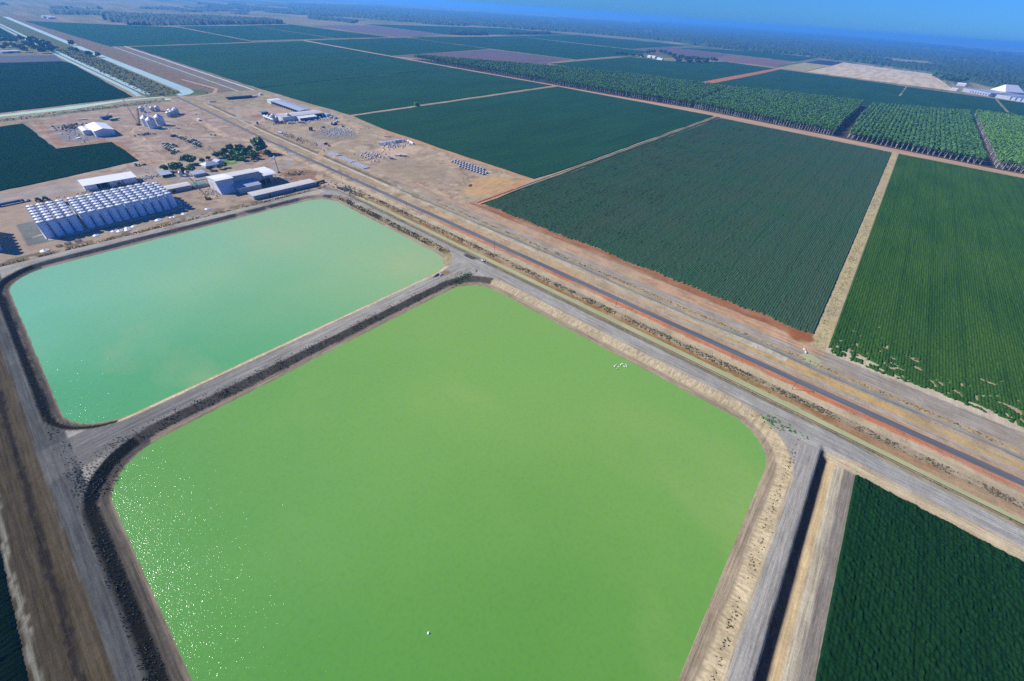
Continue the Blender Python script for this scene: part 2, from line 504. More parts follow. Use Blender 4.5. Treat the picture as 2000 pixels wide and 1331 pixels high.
def seg(pts, w, s=1.0):
    """mask of a polyline track of width w"""
    m = np.zeros(X.shape)
    xs = [p[0] for p in pts]; ys = [p[1] for p in pts]
    i0, i1 = np.searchsorted(gx, [min(xs)-w-5, max(xs)+w+5]); j0, j1 = np.searchsorted(gy, [min(ys)-w-5, max(ys)+w+5])
    xx = X[j0:j1, i0:i1]; yy = Y[j0:j1, i0:i1]; d = np.full(xx.shape, 1e9)
    for (ax, ay), (bx, by) in zip(pts[:-1], pts[1:]):
        ux, uy = bx-ax, by-ay; L = ux*ux+uy*uy+1e-9; t = np.clip(((xx-ax)*ux+(yy-ay)*uy)/L, 0, 1)
        d = np.minimum(d, np.hypot(xx-ax-t*ux, yy-ay-t*uy))
    m[j0:j1, i0:i1] = 1-sm(w/2-s, w/2+s, d+(vn(xx, yy, 5, 5)-.5)*1.2)
    return m


def blob(cx, cy, rx, ry, s=.25):
    d = np.hypot((X-cx)/rx, (Y-cy)/ry)+(fbm(X, Y, max(4, min(rx, ry)), 6)-.5)*.7
    return 1-sm(1-s, 1+s, d)


# broad country mottling
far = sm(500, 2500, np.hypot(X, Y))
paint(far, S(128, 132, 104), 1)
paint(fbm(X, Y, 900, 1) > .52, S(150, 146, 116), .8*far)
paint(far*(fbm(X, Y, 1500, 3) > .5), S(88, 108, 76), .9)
paint((1-far)*sm(.5, .62, fbm(X, Y, 60, 2)), S(200, 178, 150), .6)
paint(sm(.52, .6, fbm(X, Y, 25, 5)), S(176, 158, 145), .55)
# corridor x bands (only where the corridor runs)
cor = (Y < 1270) & (X > 255)
wx = X+warp*1.2+(vn(X, Y, 3, 2)-.5)*1.6
wd = X+(vn(X, Y, 30, 7)-.5)*1.6
nb = cor & (Y < 520)
paint(nb*band(wd, 258, 268.5), S(190, 182, 150), 1, (.6, 0, .35))
paint(nb*band(wd, 267.3, 268.4, .5), S(90, 82, 60), .8)
paint(nb*band(wx, 275.4, 280), S(150, 118, 80), 1, (.4, 0, .7))
paint(nb*band(wx, 279.5, 286), S(178, 165, 142), 1, (0, .5, .9))
paint((Y < -40)*nb*band(wx, 272.5, 279), S(150, 112, 78), .9, (.5, .2, .5))
paint(cor*band(wd, 286, 294), S(205, 190, 160), 1, (.25, 0, .05))
no = sm(900, 300, Y) if False else 1-sm(250, 420, Y)
paint(cor*no*band(wx-RX(Y)+302.3, 293.5, 299.4, .9), S(212, 132, 96), .9, (.8, 0, .1))
paint(cor*band(wd-RX(Y)+302.3, 305.2, 308), S(205, 165, 135), .8, (.7, 0, .1))
paint(nb*band(wd, 308, 320), S(205, 180, 145), 1, (.6, 0, .1))
paint(nb*(Y < 120)*band(wd, 309.5, 313.5), S(190, 182, 172), 1, (.6, 0, 0))
paint(nb*(Y < 60)*band(wd, 315, 323), S(208, 178, 122), .9, (.6, 0, 0))
paint(nb*(Y > -20)*band(wx, 319, 325), S(208, 200, 178), .9, (.8, 0, 0))
paint(nb*(Y < 50)*(Y > -22)*band(wx, 320, 329), S(215, 208, 192), .9, (.2, .3, .1))
paint(nb*band(wx-DR(Y), 326, 332.5), S(150, 152, 148), 1, (.6, 0, .15))
paint(nb*band(wx-DR(Y), 332.5, 336), S(196, 172, 128), 1, (0, .3, .9))
paint(nb*band(wd, 336, 348), S(178, 170, 160), 1, (.9, 0, 0))
paint(nb*(Y > -60)*band(wd, 347, 362), S(206, 172, 142), 1, (.9, 0, 0))
paint(cor*(Y > -40)*(Y < 372)*band(wx, 363, 378, 1), S(170, 116, 84), .95, (.7, 0, .1))
paint(nb*(Y < -42)*band(wd, 347, 357), S(172, 165, 157), 1, (1, 0, 0))
paint((Y < -42)*(Y > -400)*band(wx, 356.5, 372, 1), S(212, 200, 180), 1, (0, .4, 0))
paint(band(Y+warp*1.5, -42.5, -31, 1)*(X > 356)*(X < 1290), S(205, 190, 150), 1, (0, .3, .9))
paint(blob(366, -24, 9, 9), S(168, 110, 76), 1)
paint((cor & (Y < 1200))*sm(.46, .68, fbm(X*2.5, Y, 45, 5)), S(190, 176, 154), .45, (.6, .1, .15))
paint((cor & (Y < 1200))*sm(.56, .7, fbm(X, Y, 9, 6)), S(168, 152, 130), .35)
# levee zones
d_in = np.minimum(GG['dA']-GG['wA'], GG['dB']-GG['wB'])
nearA = GG['dA'] < GG['dB']
dd = np.minimum(GG['dA'], GG['dB']); ww = np.where(nearA, GG['wA'], GG['wB']); bb = np.where(nearA, GG['bA'], GG['bB'])
inlev = GG['out'] < 6.3
nx_ = np.where(nearA, GG['nA'][0], GG['nB'][0]); ny_ = np.where(nearA, GG['nA'][1], GG['nB'][1])
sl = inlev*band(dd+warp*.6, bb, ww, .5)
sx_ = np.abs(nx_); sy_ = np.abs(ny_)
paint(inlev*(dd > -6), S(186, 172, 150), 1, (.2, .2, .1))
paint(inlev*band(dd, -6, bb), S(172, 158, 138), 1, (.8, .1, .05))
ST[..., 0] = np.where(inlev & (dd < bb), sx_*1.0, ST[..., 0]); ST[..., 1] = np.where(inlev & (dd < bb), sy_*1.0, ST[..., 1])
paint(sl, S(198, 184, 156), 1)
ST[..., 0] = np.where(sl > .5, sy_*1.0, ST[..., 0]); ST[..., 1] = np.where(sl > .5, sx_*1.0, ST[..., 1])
paint(sl*nearA*(nx_ > .5), S(150, 140, 112), .9); paint(sl*nearA*(ny_ > .5), S(86, 88, 92), .95)  # upper pond's far bank: dark soil with its shade painted in
paint(sl*(~nearA)*(ny_ > .3), S(92, 88, 82), .95); paint(sl*(nx_ < -.3), S(46, 42, 36), 1)  # bank soil, with the shade of sun-averted slopes painted in
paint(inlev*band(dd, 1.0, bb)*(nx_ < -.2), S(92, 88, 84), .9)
crest = inlev*sm(-.8, .8, -(ww-dd)+warp*.3)*(GG['out']+warp*.4 < .6)
paint(inlev*(dd > ww-1)*(X < -52), S(78, 74, 68), 1, (.9, 0, .1))
paint(crest, S(176, 174, 170), 1, (.35, .35, 0))
vert = ((X > 243) | (X < -52)) & crest.astype(bool)
ST[..., 0] = np.where(vert, .9, ST[..., 0]); ST[..., 1] = np.where(vert, 0, ST[..., 1])
hor = (~vert) & crest.astype(bool) & ((np.abs(Y-253) < 9) | (Y > 515) | (Y < -45))
ST[..., 1] = np.where(hor, .9, ST[..., 1]); ST[..., 0] = np.where(hor, 0, ST[..., 0])
paint(crest*(X < -50), S(84, 88, 92), .9)  # left crest track darkened in colour for lens falloff
lw = sm(120, -40, X) if False else 1-sm(-40, 120, X)
paint(crest*lw*(np.abs(Y-253) < 14), S(120, 122, 124), .8)  # dividing crest painted darker leftwards, following lens falloff
# outer slopes
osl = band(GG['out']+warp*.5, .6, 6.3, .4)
paint(osl*(GG['oy'] < -.4)*(X < 244), S(74, 70, 70), 1, (.9, 0, .05))  # south slope's own shade painted into its soil
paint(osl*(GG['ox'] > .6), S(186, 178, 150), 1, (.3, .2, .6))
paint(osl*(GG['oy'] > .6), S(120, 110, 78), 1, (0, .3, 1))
paint(osl*(GG['ox'] < -.6), S(88, 80, 68), 1, (.9, 0, .3))  # west slope soil carries painted lens darkening
# south-east levee and the ground below the south slope
paint((GG['out2'] < .3)*(GG['out'] > 0), S(180, 180, 178), 1, (.9, 0, 0))
sq = (GG['out'] > 6.0)*(Y < -56)*(X < 246)*(Y > -200)
paint(sq, S(202, 182, 146), 1, (.1, .7, .15))
paint(sq*band(Y+warp*.7, -72, -66.5, .6), S(196, 188, 170), 1, (0, .9, 0))
paint(sq*band(Y+warp*.7, -78, -71.5, .6), S(150, 144, 138), 1, (0, .9, 0))
paint((Y < -57)*(Y > -260)*band(wd, 238-0*Y, 247, 1)*(GG['out'] > 3), S(198, 184, 158), 1, (.9, 0, 0))
# streaked dirt verge west of the levee, lens falloff painted into its soil
paint((X < -62)*(X > -110)*(Y < 600)*(GG['out'] > 4), S(88, 80, 66), 1, (1, .15, .25))
paint((X > -90)*(Y < 600)*band(wx, -72, -69.5, .6)*(X < -60), S(52, 46, 42), .9)
paint((Y < 620)*band(wx, -82.5, -80.8, .4)*(Y > -50), S(150, 150, 140), 1)
# junction fans and flats
paint(blob(254, 257, 13, 22)*(GG['dA'] > 11)*(GG['dB'] > 11), S(176, 174, 170), .9)
paint(seg([(243, -44), (247, -52), (252, -70)], 14), S(178, 177, 174), 1, (.9, 0, 0))
paint(blob(258, 262, 4, 9)*(GG['out'] > -4), S(78, 72, 68), .9)
paint(blob(218, 256, 7, 3.2), S(158, 132, 100), .9)
# tank yard and sheds south of the crop
ty = (Y > 533)*(Y < 760)*(X < 262)*(X > -140)
paint(ty*1.0, S(182, 164, 148), 1, (.1, .3, .1))
paint(ty*band(Y-.14*X+warp, 705, 745, 1.5), S(182, 172, 168), .9, (0, .9, 0))
paint(band(Y, 534, 548, 1)*(X < 255)*(X > -100)*sm(.42, .55, fbm(X, Y, 7, 3)), S(120, 112, 78), .8, (0, .2, 1))
paint(band(X, -27, 99, 1)*band(Y, 568, 634, 1), S(120, 128, 132), .9)
paint(band(X, -12, 99, 1)*band(Y, 571, 632, .8), S(200, 190, 175), 1)
paint(blob(110, 551, 22, 7), S(150, 148, 144), .8)
paint(blob(262, 600, 34, 30)*(X < 285), S(165, 132, 108), .9, (.2, .5, .2))
paint(seg([(150, 672), (215, 668), (262, 655), (292, 690), (300, 720)], 7), S(170, 168, 168), 1)
paint(seg([(262, 545), (272, 580), (297, 610)], 9), S(205, 180, 155), 1)
paint(blob(262, 538, 6, 8), S(95, 92, 84), .8)
paint(blob(230, 735, 36, 22), S(140, 125, 105), .9, (0, 0, 1))
paint(blob(208, 716, 13, 11, .15), S(96, 160, 62), 1)
paint(blob(265, 725, 22, 16), S(190, 140, 112), .8)
paint(blob(150, 678, 26, 14), S(158, 160, 160), .8)
# north-west machinery yard
paint(band(X, 50, 300, 3)*band(Y-.25*X, 760, 1135, 4), S(180, 160, 148), .9, (.1, .1, .1))
paint(blob(88, 1020, 36, 65), S(148, 146, 152), .8)
paint(seg([(120, 920), (121, 800), (128, 780)], 14), S(180, 144, 120), .8, (1, 0, 0))
paint(seg([(60, 1130), (60, 940), (110, 935)], 10), S(178, 142, 120), .8, (.6, .3, 0))
paint(seg([(148, 930), (146, 780)], 10), S(196, 176, 160), .9, (1, 0, 0))
paint(seg([(270, 1030), (262, 860), (300, 760)], 12), S(212, 188, 168), .9, (.9, 0, 0))
paint(band(X, -300, 290, 3)*band(Y-.23*X, 1150, 1172, 2), S(130, 140, 120), .9, (0, 1, .5))
paint(blob(203, 1000, 20, 24), S(208, 200, 186), .8)
# tyre tracks curving through the yards
rt = random.Random(3)
for k in range(46):
    cx_, cy_ = rt.choice([(rt.uniform(100, 290), rt.uniform(790, 1120)), (rt.uniform(110, 270), rt.uniform(800, 960)), (rt.uniform(350, 495), rt.uniform(400, 1150)), (rt.uniform(-60, 250), rt.uniform(640, 760)), (rt.uniform(380, 490), rt.uniform(380, 480))])
    a_ = rt.uniform(0, 6.28); rr_ = rt.uniform(10, 60); sw_ = rt.uniform(.8, 3.2)
    pts_ = [(cx_+rr_*math.cos(a_+sw_*t_/9), cy_+rr_*1.3*math.sin(a_+sw_*t_/9)) for t_ in range(10)]
    paint(seg(pts_, rt.uniform(1.4, 3.2), .7), S(222, 205, 184) if k % 3 else S(128, 108, 92), .55)
paint((1-far)*(X > 40)*(X < 505)*(Y > 380)*(Y < 1260)*sm(.56, .66, fbm(X, Y, 11, 4)), S(142, 124, 110), .5)
paint((1-far)*(X > 40)*(X < 505)*(Y > 380)*(Y < 1260)*sm(.6, .68, fbm(X, Y, 18, 6)), S(216, 198, 178), .5)
# asphalt shoulders and drain further up
paint(cor*(Y > 480)*band(wd-RX(Y)+302.3, 309, 318), S(188, 170, 140), .9, (.8, 0, .4))
paint(cor*(Y > 490)*(Y < 1130)*band(X+warp*.4-RX(Y)+302.3, 321.5, 325, .5), S(215, 205, 190), 1)
paint(cor*(Y > 490)*(Y < 1150)*band(X+warp*.6-RX(Y)+302.3, 326, 332, .6), S(128, 118, 104), .8, (.5, 0, .8))
paint(seg([(306, 645), (350, 700), (440, 745), (472, 790), (478, 860), (505, 905)], 10), S(206, 180, 150), 1)
paint(seg([(350, 700), (372, 760), (352, 900), (330, 980), (350, 1030), (375, 1100)], 11), S(186, 172, 165), 1)
paint(seg([(307, 905), (345, 935), (380, 960)], 12), S(200, 178, 160), 1)
paint(seg([(345, 640), (352, 560), (349, 380), (345, 300)], 13), S(186, 168, 150), .9, (.9, 0, 0))
paint(blob(415, 770, 38, 45), S(150, 142, 132), .75, (0, 0, .6))
paint(blob(440, 625, 42, 34), S(222, 196, 172), .85)
paint(blob(400, 520, 40, 60), S(176, 160, 140), .7, (.6, .6, .1))
paint(blob(430, 400, 45, 28), S(214, 178, 130), .85, (.2, .8, .1))
paint(seg([(376, 362), (440, 368), (505, 385), (503, 560), (500, 760)], 12), S(212, 160, 120), .9, (.7, 0, 0))
paint(blob(400, 1000, 60, 60), S(200, 174, 158), .8)
paint(blob(375, 985, 22, 16), S(150, 115, 95), .7)
# canal corridor to the north-west
cn = (Y > 1275)*(Y < 4200)
paint(cn*band(X, 262, 336, 2), S(112, 120, 82), .95, (.8, 0, .8))
paint(cn*band(X, 356, 430, 3), S(140, 126, 110), .95, (1, 0, .5))
paint(cn*band(X, 396, 412, 2)*(Y < 2600), S(150, 122, 104), .7)
paint(cn*band(X, 430, 500, 2), S(138, 132, 128), .9, (1, 0, 0))
paint(cn*(Y < 2400)*band(X, 483, 490, 1), S(222, 218, 208), 1)
paint(cn*(Y < 2400)*band(X, 447, 451, .6), S(214, 206, 196), 1)
paint(seg([(311, 1255), (345, 1240), (395, 1275), (420, 1330), (400, 1500)], 8), S(205, 180, 165), 1)
paint(blob(350, 1300, 40, 40)*(Y > 1262), S(100, 122, 84), .8)
paint(seg([(130, 2150), (256, 2150)], 10), S(190, 165, 140), .9)
# tracks between far fields
paint(band(X, 1285, 1325, 3)*(Y > -700)*(Y < 2600), S(190, 150, 120), .9, (.9, 0, .1))
for pl_ in ([(1334, 1700), (1370, 1700), (1545, 1435), (1705, 1200), (1835, 900), (1890, 520), (1890, 420), (2045, 100), (2050, 85), (2225, -195), (2310, -710), (1319, -710), (1320, -200), (1346, 90), (1342, 480)],):
    mm = np.zeros(X.shape); sel_ = (X > 1270) & (X < 2320) & (Y > -720) & (Y < 1710)
    xx_, yy_ = X[sel_], Y[sel_]; c_ = np.zeros(len(xx_), bool)
    for i_ in range(len(pl_)):
        (xa, ya), (xb, yb) = pl_[i_], pl_[(i_+1) % len(pl_)]
        c_ ^= ((ya > yy_) != (yb > yy_)) & (xx_ < (xb-xa)*(yy_-ya)/(yb-ya+1e-12)+xa)
    mm[sel_] = c_; paint(mm, S(84, 70, 58), .95)  # litter plus shade under the trees and in the gaps, painted dark
paint(band(X, 1293, 1304, 2)*(Y > -700)*(Y < 2600), S(214, 176, 148), .9, (.9, 0, 0))
paint(band(Y, 645, 690, 4)*(X > 2000)*(X < 3300), S(200, 130, 95), .9)

# ---- build the ground sheet
ny_g, nx_g = X.shape
idx = np.arange(ny_g*nx_g).reshape(ny_g, nx_g)
quads = np.stack([idx[:-1, :-1], idx[:-1, 1:], idx[1:, 1:], idx[1:, :-1]], -1).reshape(-1, 4)
V = np.stack([X, Y, Z], -1).reshape(-1, 3)


def soil_attrs(me, c, s):
    for nm, a in (("soil", c), ("streak", s)):
        at = me.attributes.new(nm, 'FLOAT_COLOR', 'POINT')
        at.data.foreach_set("color", np.concatenate([a, np.ones((len(a), 1))], 1).astype(np.float32).ravel())


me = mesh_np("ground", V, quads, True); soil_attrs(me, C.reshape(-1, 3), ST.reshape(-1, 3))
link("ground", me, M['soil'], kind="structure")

# gravel tracks along the dam crests, as sheets of their own on the same surface
trk = (crest > .5) | ((GG['out2'] < .3) & (GG['out'] > 0) & (Y > -400))
fm = (trk[:-1, :-1] & trk[:-1, 1:] & trk[1:, 1:] & trk[1:, :-1]).ravel()
q = quads[fm]; u, inv = np.unique(q, return_inverse=True)
Vt = V[u].copy(); Vt[:, 2] += .03
me = mesh_np("gravel_track", Vt, inv.reshape(-1, 4), True); soil_attrs(me, C.reshape(-1, 3)[u], ST.reshape(-1, 3)[u])
link("gravel_track", me, M['soil'], kind="structure")


# asphalt road
def strip(name, pts, w, z, m, step=6, **kw):
    ys = np.arange(pts[0], pts[1]+step, step); x = RX(ys)
    V = np.concatenate([np.stack([x-w/2+(vn(ys, ys*0, 9, 1)-.5)*.5, ys, ys*0+z], 1), np.stack([x+w/2+(vn(ys, ys*0, 8, 2)-.5)*.4, ys, ys*0+z], 1)])
    n = len(ys); i = np.arange(n-1)
    return link(name, mesh_np(name, V, np.stack([i, i+n, i+n+1, i+1], 1)), m, **kw)


strip("road", (-600, 1256), 6.2, .47, M['asphalt'], kind="structure")


# ---------------------------------------------------------------- water
def rrect(b, ex=0, n=10):
    x0, x1, y0, y1, r = b; x0 -= ex; x1 += ex; y0 -= ex; y1 += ex; r += ex; p = []
    for cx, cy, a0 in ((x1-r, y1-r, 0), (x0+r, y1-r, 90), (x0+r, y0+r, 180), (x1-r, y0+r, 270)):
        for i in range(n+1):
            a = math.radians(a0+90*i/n); p.append((cx+r*math.cos(a), cy+r*math.sin(a)))
    return p


def flat(name, poly, z, m, **kw):
    return link(name, mesh_np(name, [(x, y, z) for x, y in poly], np.array([list(range(len(poly)))])), m, **kw)


M['waterA'] = water_mat("pond_water_pale", S(170, 204, 148), S(160, 204, 150), S(190, 198, 148), cs=.006, gx_=(-70, 200), cg=S(130, 204, 164), gy_=(262, 420), cgy=S(80, 172, 104))
M['waterB'] = water_mat("pond_water_green", S(140, 186, 98), S(134, 186, 96), S(156, 190, 108), cs=.006, gx_=(-60, 130), cg=S(106, 172, 86), gy_=(-20, 130), cgy=S(92, 160, 58))  # left and bottom gradients: silt change plus painted lens darkening
M['waterC'] = water_mat("canal_water", S(205, 235, 205), S(215, 240, 212), S(190, 225, 195), rough=.3, cs=.01, spec=.4, amp=.05)
M['waterD'] = water_mat("channel_water", S(192, 194, 156), S(178, 182, 142), S(196, 196, 160), rough=.3, cs=.03, spec=.15, amp=.05)
flat("pond_water", rrect(POND_A, 1.2), WATER_Z, M['waterA'], kind="structure")
flat("pond_water", rrect(POND_B, 1.2), WATER_Z, M['waterB'], kind="structure")
flat("channel_water", [(266.3, -400), (268.6, -400), (272.0, -120), (275.2, 0), (275.0, 470), (273.6, 486), (270.6, 486), (269.6, 470), (269.5, 0), (268.2, -120)], -1.0, M['waterD'], kind="structure")
flat("drain_water", [(331, -41), (341, -43), (345, -36), (344, -31), (337, -28), (331, -33)], .12, M['waterD'], kind="structure")
flat("canal_water", [(357, 4000), (335, 4000), (338, 2410), (341, 1345), (336, 1310), (318, 1285), (322, 1268), (345, 1280), (362, 1305), (368, 1345), (360, 2110), (358, 2480)][::-1], .25, M['waterC'], kind="structure")
flat("canal_water", [(262, 3600), (269, 3600), (271, 2250), (279, 1312), (267, 1322), (260, 2250)], .25, M['waterC'], kind="structure")
flat("canal_water", [(243, 3500), (248, 3500), (256, 1945), (262, 1370), (257, 1302), (248, 1302), (252, 1370), (247, 1945)], .25, M['waterC'], kind="structure")
flat("canal_water", [(-500, 1050), (-500, 1064), (22, 1217), (217, 1272), (290, 1277), (292, 1267), (217, 1258), (130, 1217), (22, 1199)][::-1], .25, M['waterC'], kind="structure")
flat("canal_water", [(281, 1228), (292, 1232), (296, 1245), (284, 1250)], .25, M['waterC'], kind="structure")
flat("lake_water", [(3450, 5500), (5100, 5400), (5200, 6000), (3900, 6300)], .8, M['waterC'], kind="structure")

# ---------------------------------------------------------------- crops
def G(px, py, z=0.0):
    """ground position of a point read off the photograph (2000 px wide), at height z"""
    qx, qy = (px-1000)/1000., (py-665.5)/1000.; f = F_MM/18.0
    d = CF+qx/f*CR-qy/f*CU; t = (z-CAM_H)/d[2]; return (d[0]*t, d[1]*t)


def crop(name, label, m, x0, x1, y0, y1, hgt=.9, row=2.0, dx=1.2, grow=1.012, edge=2.5, jag=2.0, gap=0, amp=.55, sh=None, x1f=None):
    """rows run along x; x0 may be ragged; real ridges of foliage, one per row"""
    ny = int((y1-y0)/(row/4))
    ys = np.linspace(y0, y1, ny+1)
    t = [0.0]; s = dx
    while t[-1] < (x1-x0): t.append(t[-1]+s); s *= grow
    t = np.array(t)*(x1-x0)/t[-1]
    T, YY = np.meshgrid(t, ys)
    rid = np.floor((YY-y0)/row)
    off = (vn(rid*row, rid*0, 12, 3)-.5)*2*edge+(np.modf(np.sin(rid*91.7)*4375.5)[0])*jag*.5
    XX = x0+T+off*np.clip(1-T/40, 0, 1)
    if x1f: XX = x0+(XX-x0)*(x1f(YY)-x0)/(x1-x0)
    if sh: XX = XX+sh(YY)*np.clip(1-T/60, 0, 1)
    ph = np.cos((YY-y0)/row*2*np.pi)
    bush = .62+.8*vn(XX, YY, 1.3, 5)*(.6+.8*vn(XX, YY, 2.7, 6))
    ZZ = hgt*(1-amp*.5*(1+ph))*bush*(.85+.3*vn(XX, YY, 25, 1))
    if gap:
        g = vn(XX, rid*row, 4, 2)+vn(XX, YY, 2, 4)*.3; k = np.clip(1-T/gap, 0, 1)*.55
        ZZ = np.where(g < k, -.4, ZZ)
        g2 = vn(XX, rid*.31, 9, 6)*np.clip(1-T/260, 0, 1); ZZ = np.where(g2 > .93, -.4, ZZ)
    ZZ[:, 0] = -.5; ZZ[:, -1] = -.5; ZZ[0, :] = -.5; ZZ[-1, :] = -.5
    a, b = XX.shape; id_ = np.arange(a*b).reshape(a, b)
    qd = np.stack([id_[:-1, :-1], id_[:-1, 1:], id_[1:, 1:], id_[1:, :-1]], -1).reshape(-1, 4)
    me = mesh_np(name, np.stack([XX, YY, ZZ], -1).reshape(-1, 3), qd, True)
    return link(name, me, m, label=label, cat="crop", kind="stuff")


M['cropA'] = crop_mat("bright_crop", S(58, 104, 50), S(80, 122, 56), S(22, 52, 26), .008, fine=.7)
M['cropB'] = crop_mat("teal_crop", S(68, 112, 86), S(84, 108, 88), S(34, 68, 52), .007, fine=.7)
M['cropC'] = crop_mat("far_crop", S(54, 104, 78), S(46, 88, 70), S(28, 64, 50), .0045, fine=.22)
M['cropD'] = crop_mat("dark_crop", S(26, 68, 38), S(34, 76, 42), S(10, 36, 18), .02, fine=.8)
M['cropN'] = crop_mat("falloff_dark_crop", S(14, 34, 20), S(18, 38, 22), S(8, 18, 12), .02, fine=.8)  # crop green taken near black to paint in the corner falloff
M['cropE'] = crop_mat("left_crop", S(18, 56, 36), S(22, 62, 40), S(10, 34, 24), .004, fine=.25)  # crop green darkened and blued, lens falloff put into the colour
M['fallow'] = mat("fallow_soil", S(112, 92, 100), S(96, 82, 92), .004, .95, stretch=(1, 6, 1))
M['fallow_red'] = mat("red_fallow", S(140, 104, 96), S(122, 96, 92), .004, .95, stretch=(1, 6, 1))
M['straw'] = mat("stubble", S(205, 184, 150), S(226, 208, 178), .012, .95, stretch=(.3, 2.5, 1), lo=.42, hi=.55)
M['straw2'] = mat("pale_pasture", S(184, 170, 120), S(160, 156, 108), .01, .95)
M['blackp'] = mat("black_patch", S(40, 42, 78), S(30, 32, 58), .02, .8)

def FE(y): return np.interp(y, [-700, -245, -36, 370, 931, 1685, 2565], [1262, 1266, 1277, 1312, 1326, 1306, 1293])


crop("row_crop", "bright green row crop in the large field at the right edge", M['cropA'], 362, 1283, -330, -43.5, 1.0, 2.0, 1.0, 1.013, 1.5, 2.5, gap=90, x1f=FE, amp=.36,
     sh=lambda y: np.interp(y, [-330, -160, -90, -43], [10, 3, -2, -3]))
crop("row_crop", "blue-green row crop in the wide middle field above the road", M['cropB'], 375.5, 1284, -31, 356, 1.0, 2.0, 1.1, 1.013, 2.2, 3.5, amp=.42, x1f=FE)
crop("row_crop", "dark green dense crop in the field at the bottom right corner", M['cropD'], 20, 238, -300, -77, 1.3, 1.7, .6, 1.0, .6, .8, amp=.16, sh=lambda y: y*0)
crop("row_crop", "crop with painted-in lens darkening in the bottom left corner", M['cropN'], -260, -82.5, 40, 560, .9, 2.5, 2.0, 1.0, 0, 0, amp=.4)


def slab(name, poly, h, m, label=None, cat="crop", kind="stuff"):
    n = len(poly); mb = MB()
    cx = sum(p[0] for p in poly)/n; cy = sum(p[1] for p in poly)/n
    a = sum(poly[i][0]*poly[(i+1) % n][1]-poly[(i+1) % n][0]*poly[i][1] for i in range(n))
    if a < 0: poly = poly[::-1]
    mb.prism(poly, -.5, h)
    if kind == "structure": return mb.out(name, m, kind=kind)
    return mb.out(name, m, label=label, cat=cat, kind=kind)


def rag(pts, step=25, amp=1.5, seed=0):
    r = random.Random(seed); out = []
    for a, b in zip(pts, pts[1:]+pts[:1]):
        L = math.hypot(b[0]-a[0], b[1]-a[1]); n = max(1, min(60, int(L/step)))
        for i in range(n):
            t = i/n; k = amp if 0 < i else 0
            out.append((a[0]+(b[0]-a[0])*t+r.uniform(-k, k), a[1]+(b[1]-a[1])*t+r.uniform(-k, k)))
    return out


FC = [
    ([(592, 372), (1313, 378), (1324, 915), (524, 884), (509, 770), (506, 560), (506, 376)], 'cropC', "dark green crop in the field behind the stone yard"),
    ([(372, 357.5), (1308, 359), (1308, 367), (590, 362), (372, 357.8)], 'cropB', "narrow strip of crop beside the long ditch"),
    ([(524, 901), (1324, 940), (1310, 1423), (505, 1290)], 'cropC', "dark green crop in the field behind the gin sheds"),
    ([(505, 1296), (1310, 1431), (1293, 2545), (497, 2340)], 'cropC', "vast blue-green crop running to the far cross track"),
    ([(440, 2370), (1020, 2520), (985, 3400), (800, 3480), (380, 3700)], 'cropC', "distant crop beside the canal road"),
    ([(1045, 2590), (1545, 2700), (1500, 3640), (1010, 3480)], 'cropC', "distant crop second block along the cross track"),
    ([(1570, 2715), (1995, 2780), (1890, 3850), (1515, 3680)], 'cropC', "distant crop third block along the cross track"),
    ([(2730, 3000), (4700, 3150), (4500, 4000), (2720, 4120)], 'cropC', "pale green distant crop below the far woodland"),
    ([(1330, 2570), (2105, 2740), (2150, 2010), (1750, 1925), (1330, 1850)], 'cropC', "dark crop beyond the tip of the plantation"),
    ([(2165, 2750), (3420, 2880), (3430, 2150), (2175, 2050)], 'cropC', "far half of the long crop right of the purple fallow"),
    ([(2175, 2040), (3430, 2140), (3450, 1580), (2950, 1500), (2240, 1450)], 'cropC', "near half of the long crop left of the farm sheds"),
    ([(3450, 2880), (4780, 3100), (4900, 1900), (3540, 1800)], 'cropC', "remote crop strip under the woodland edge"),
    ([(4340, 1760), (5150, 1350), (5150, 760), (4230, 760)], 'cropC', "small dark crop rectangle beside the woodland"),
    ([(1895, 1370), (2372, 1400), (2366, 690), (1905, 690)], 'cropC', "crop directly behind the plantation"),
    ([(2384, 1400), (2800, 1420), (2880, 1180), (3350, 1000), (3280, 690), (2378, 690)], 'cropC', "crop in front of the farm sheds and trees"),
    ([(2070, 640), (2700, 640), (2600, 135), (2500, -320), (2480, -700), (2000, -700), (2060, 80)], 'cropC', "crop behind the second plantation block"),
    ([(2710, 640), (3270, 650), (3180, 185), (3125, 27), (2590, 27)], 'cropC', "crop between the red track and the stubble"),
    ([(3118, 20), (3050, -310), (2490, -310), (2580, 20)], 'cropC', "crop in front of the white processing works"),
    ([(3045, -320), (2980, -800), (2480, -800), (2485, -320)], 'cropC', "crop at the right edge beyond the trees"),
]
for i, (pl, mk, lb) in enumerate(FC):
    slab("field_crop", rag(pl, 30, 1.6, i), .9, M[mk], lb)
def dirt_road(poly, c='road_dirt'): slab("dirt_road", poly, .12, M[c], kind="structure")


M['road_dirt'] = mat("dirt_track", S(204, 172, 142), S(184, 146, 116), .03, .95, stretch=(3, .3, 1))
M['shade_litter'] = mat("shade_dark_litter", S(84, 70, 58), S(64, 54, 46), .1, .95)  # leaf litter with canopy shade painted into the brown
dirt_road([(1266, -700), (1268, -245), (1279, -36), (1314, 370), (1328, 931), (1309, 1685), (1296, 2565), (1316, 2565), (1328, 1700), (1346, 931), (1352, 700), (1374, 460), (1336, 96), (1302, -200), (1290, -700)])
slab("shaded_litter_floor", [(1291, -700), (1304, -200), (1337, 90), (1375, 460), (1352, 700), (1347, 931), (1329, 1700), (1365, 1700), (1545, 1435), (1705, 1200), (1835, 900), (1900, 500), (2045, 100), (2225, -195), (2310, -710)], .06, M['shade_litter'], kind="structure")
slab("fallow_field", [(2015, 3780), (2690, 3960), (2700, 3000), (2085, 2810)], .25, M['fallow'], kind="structure")
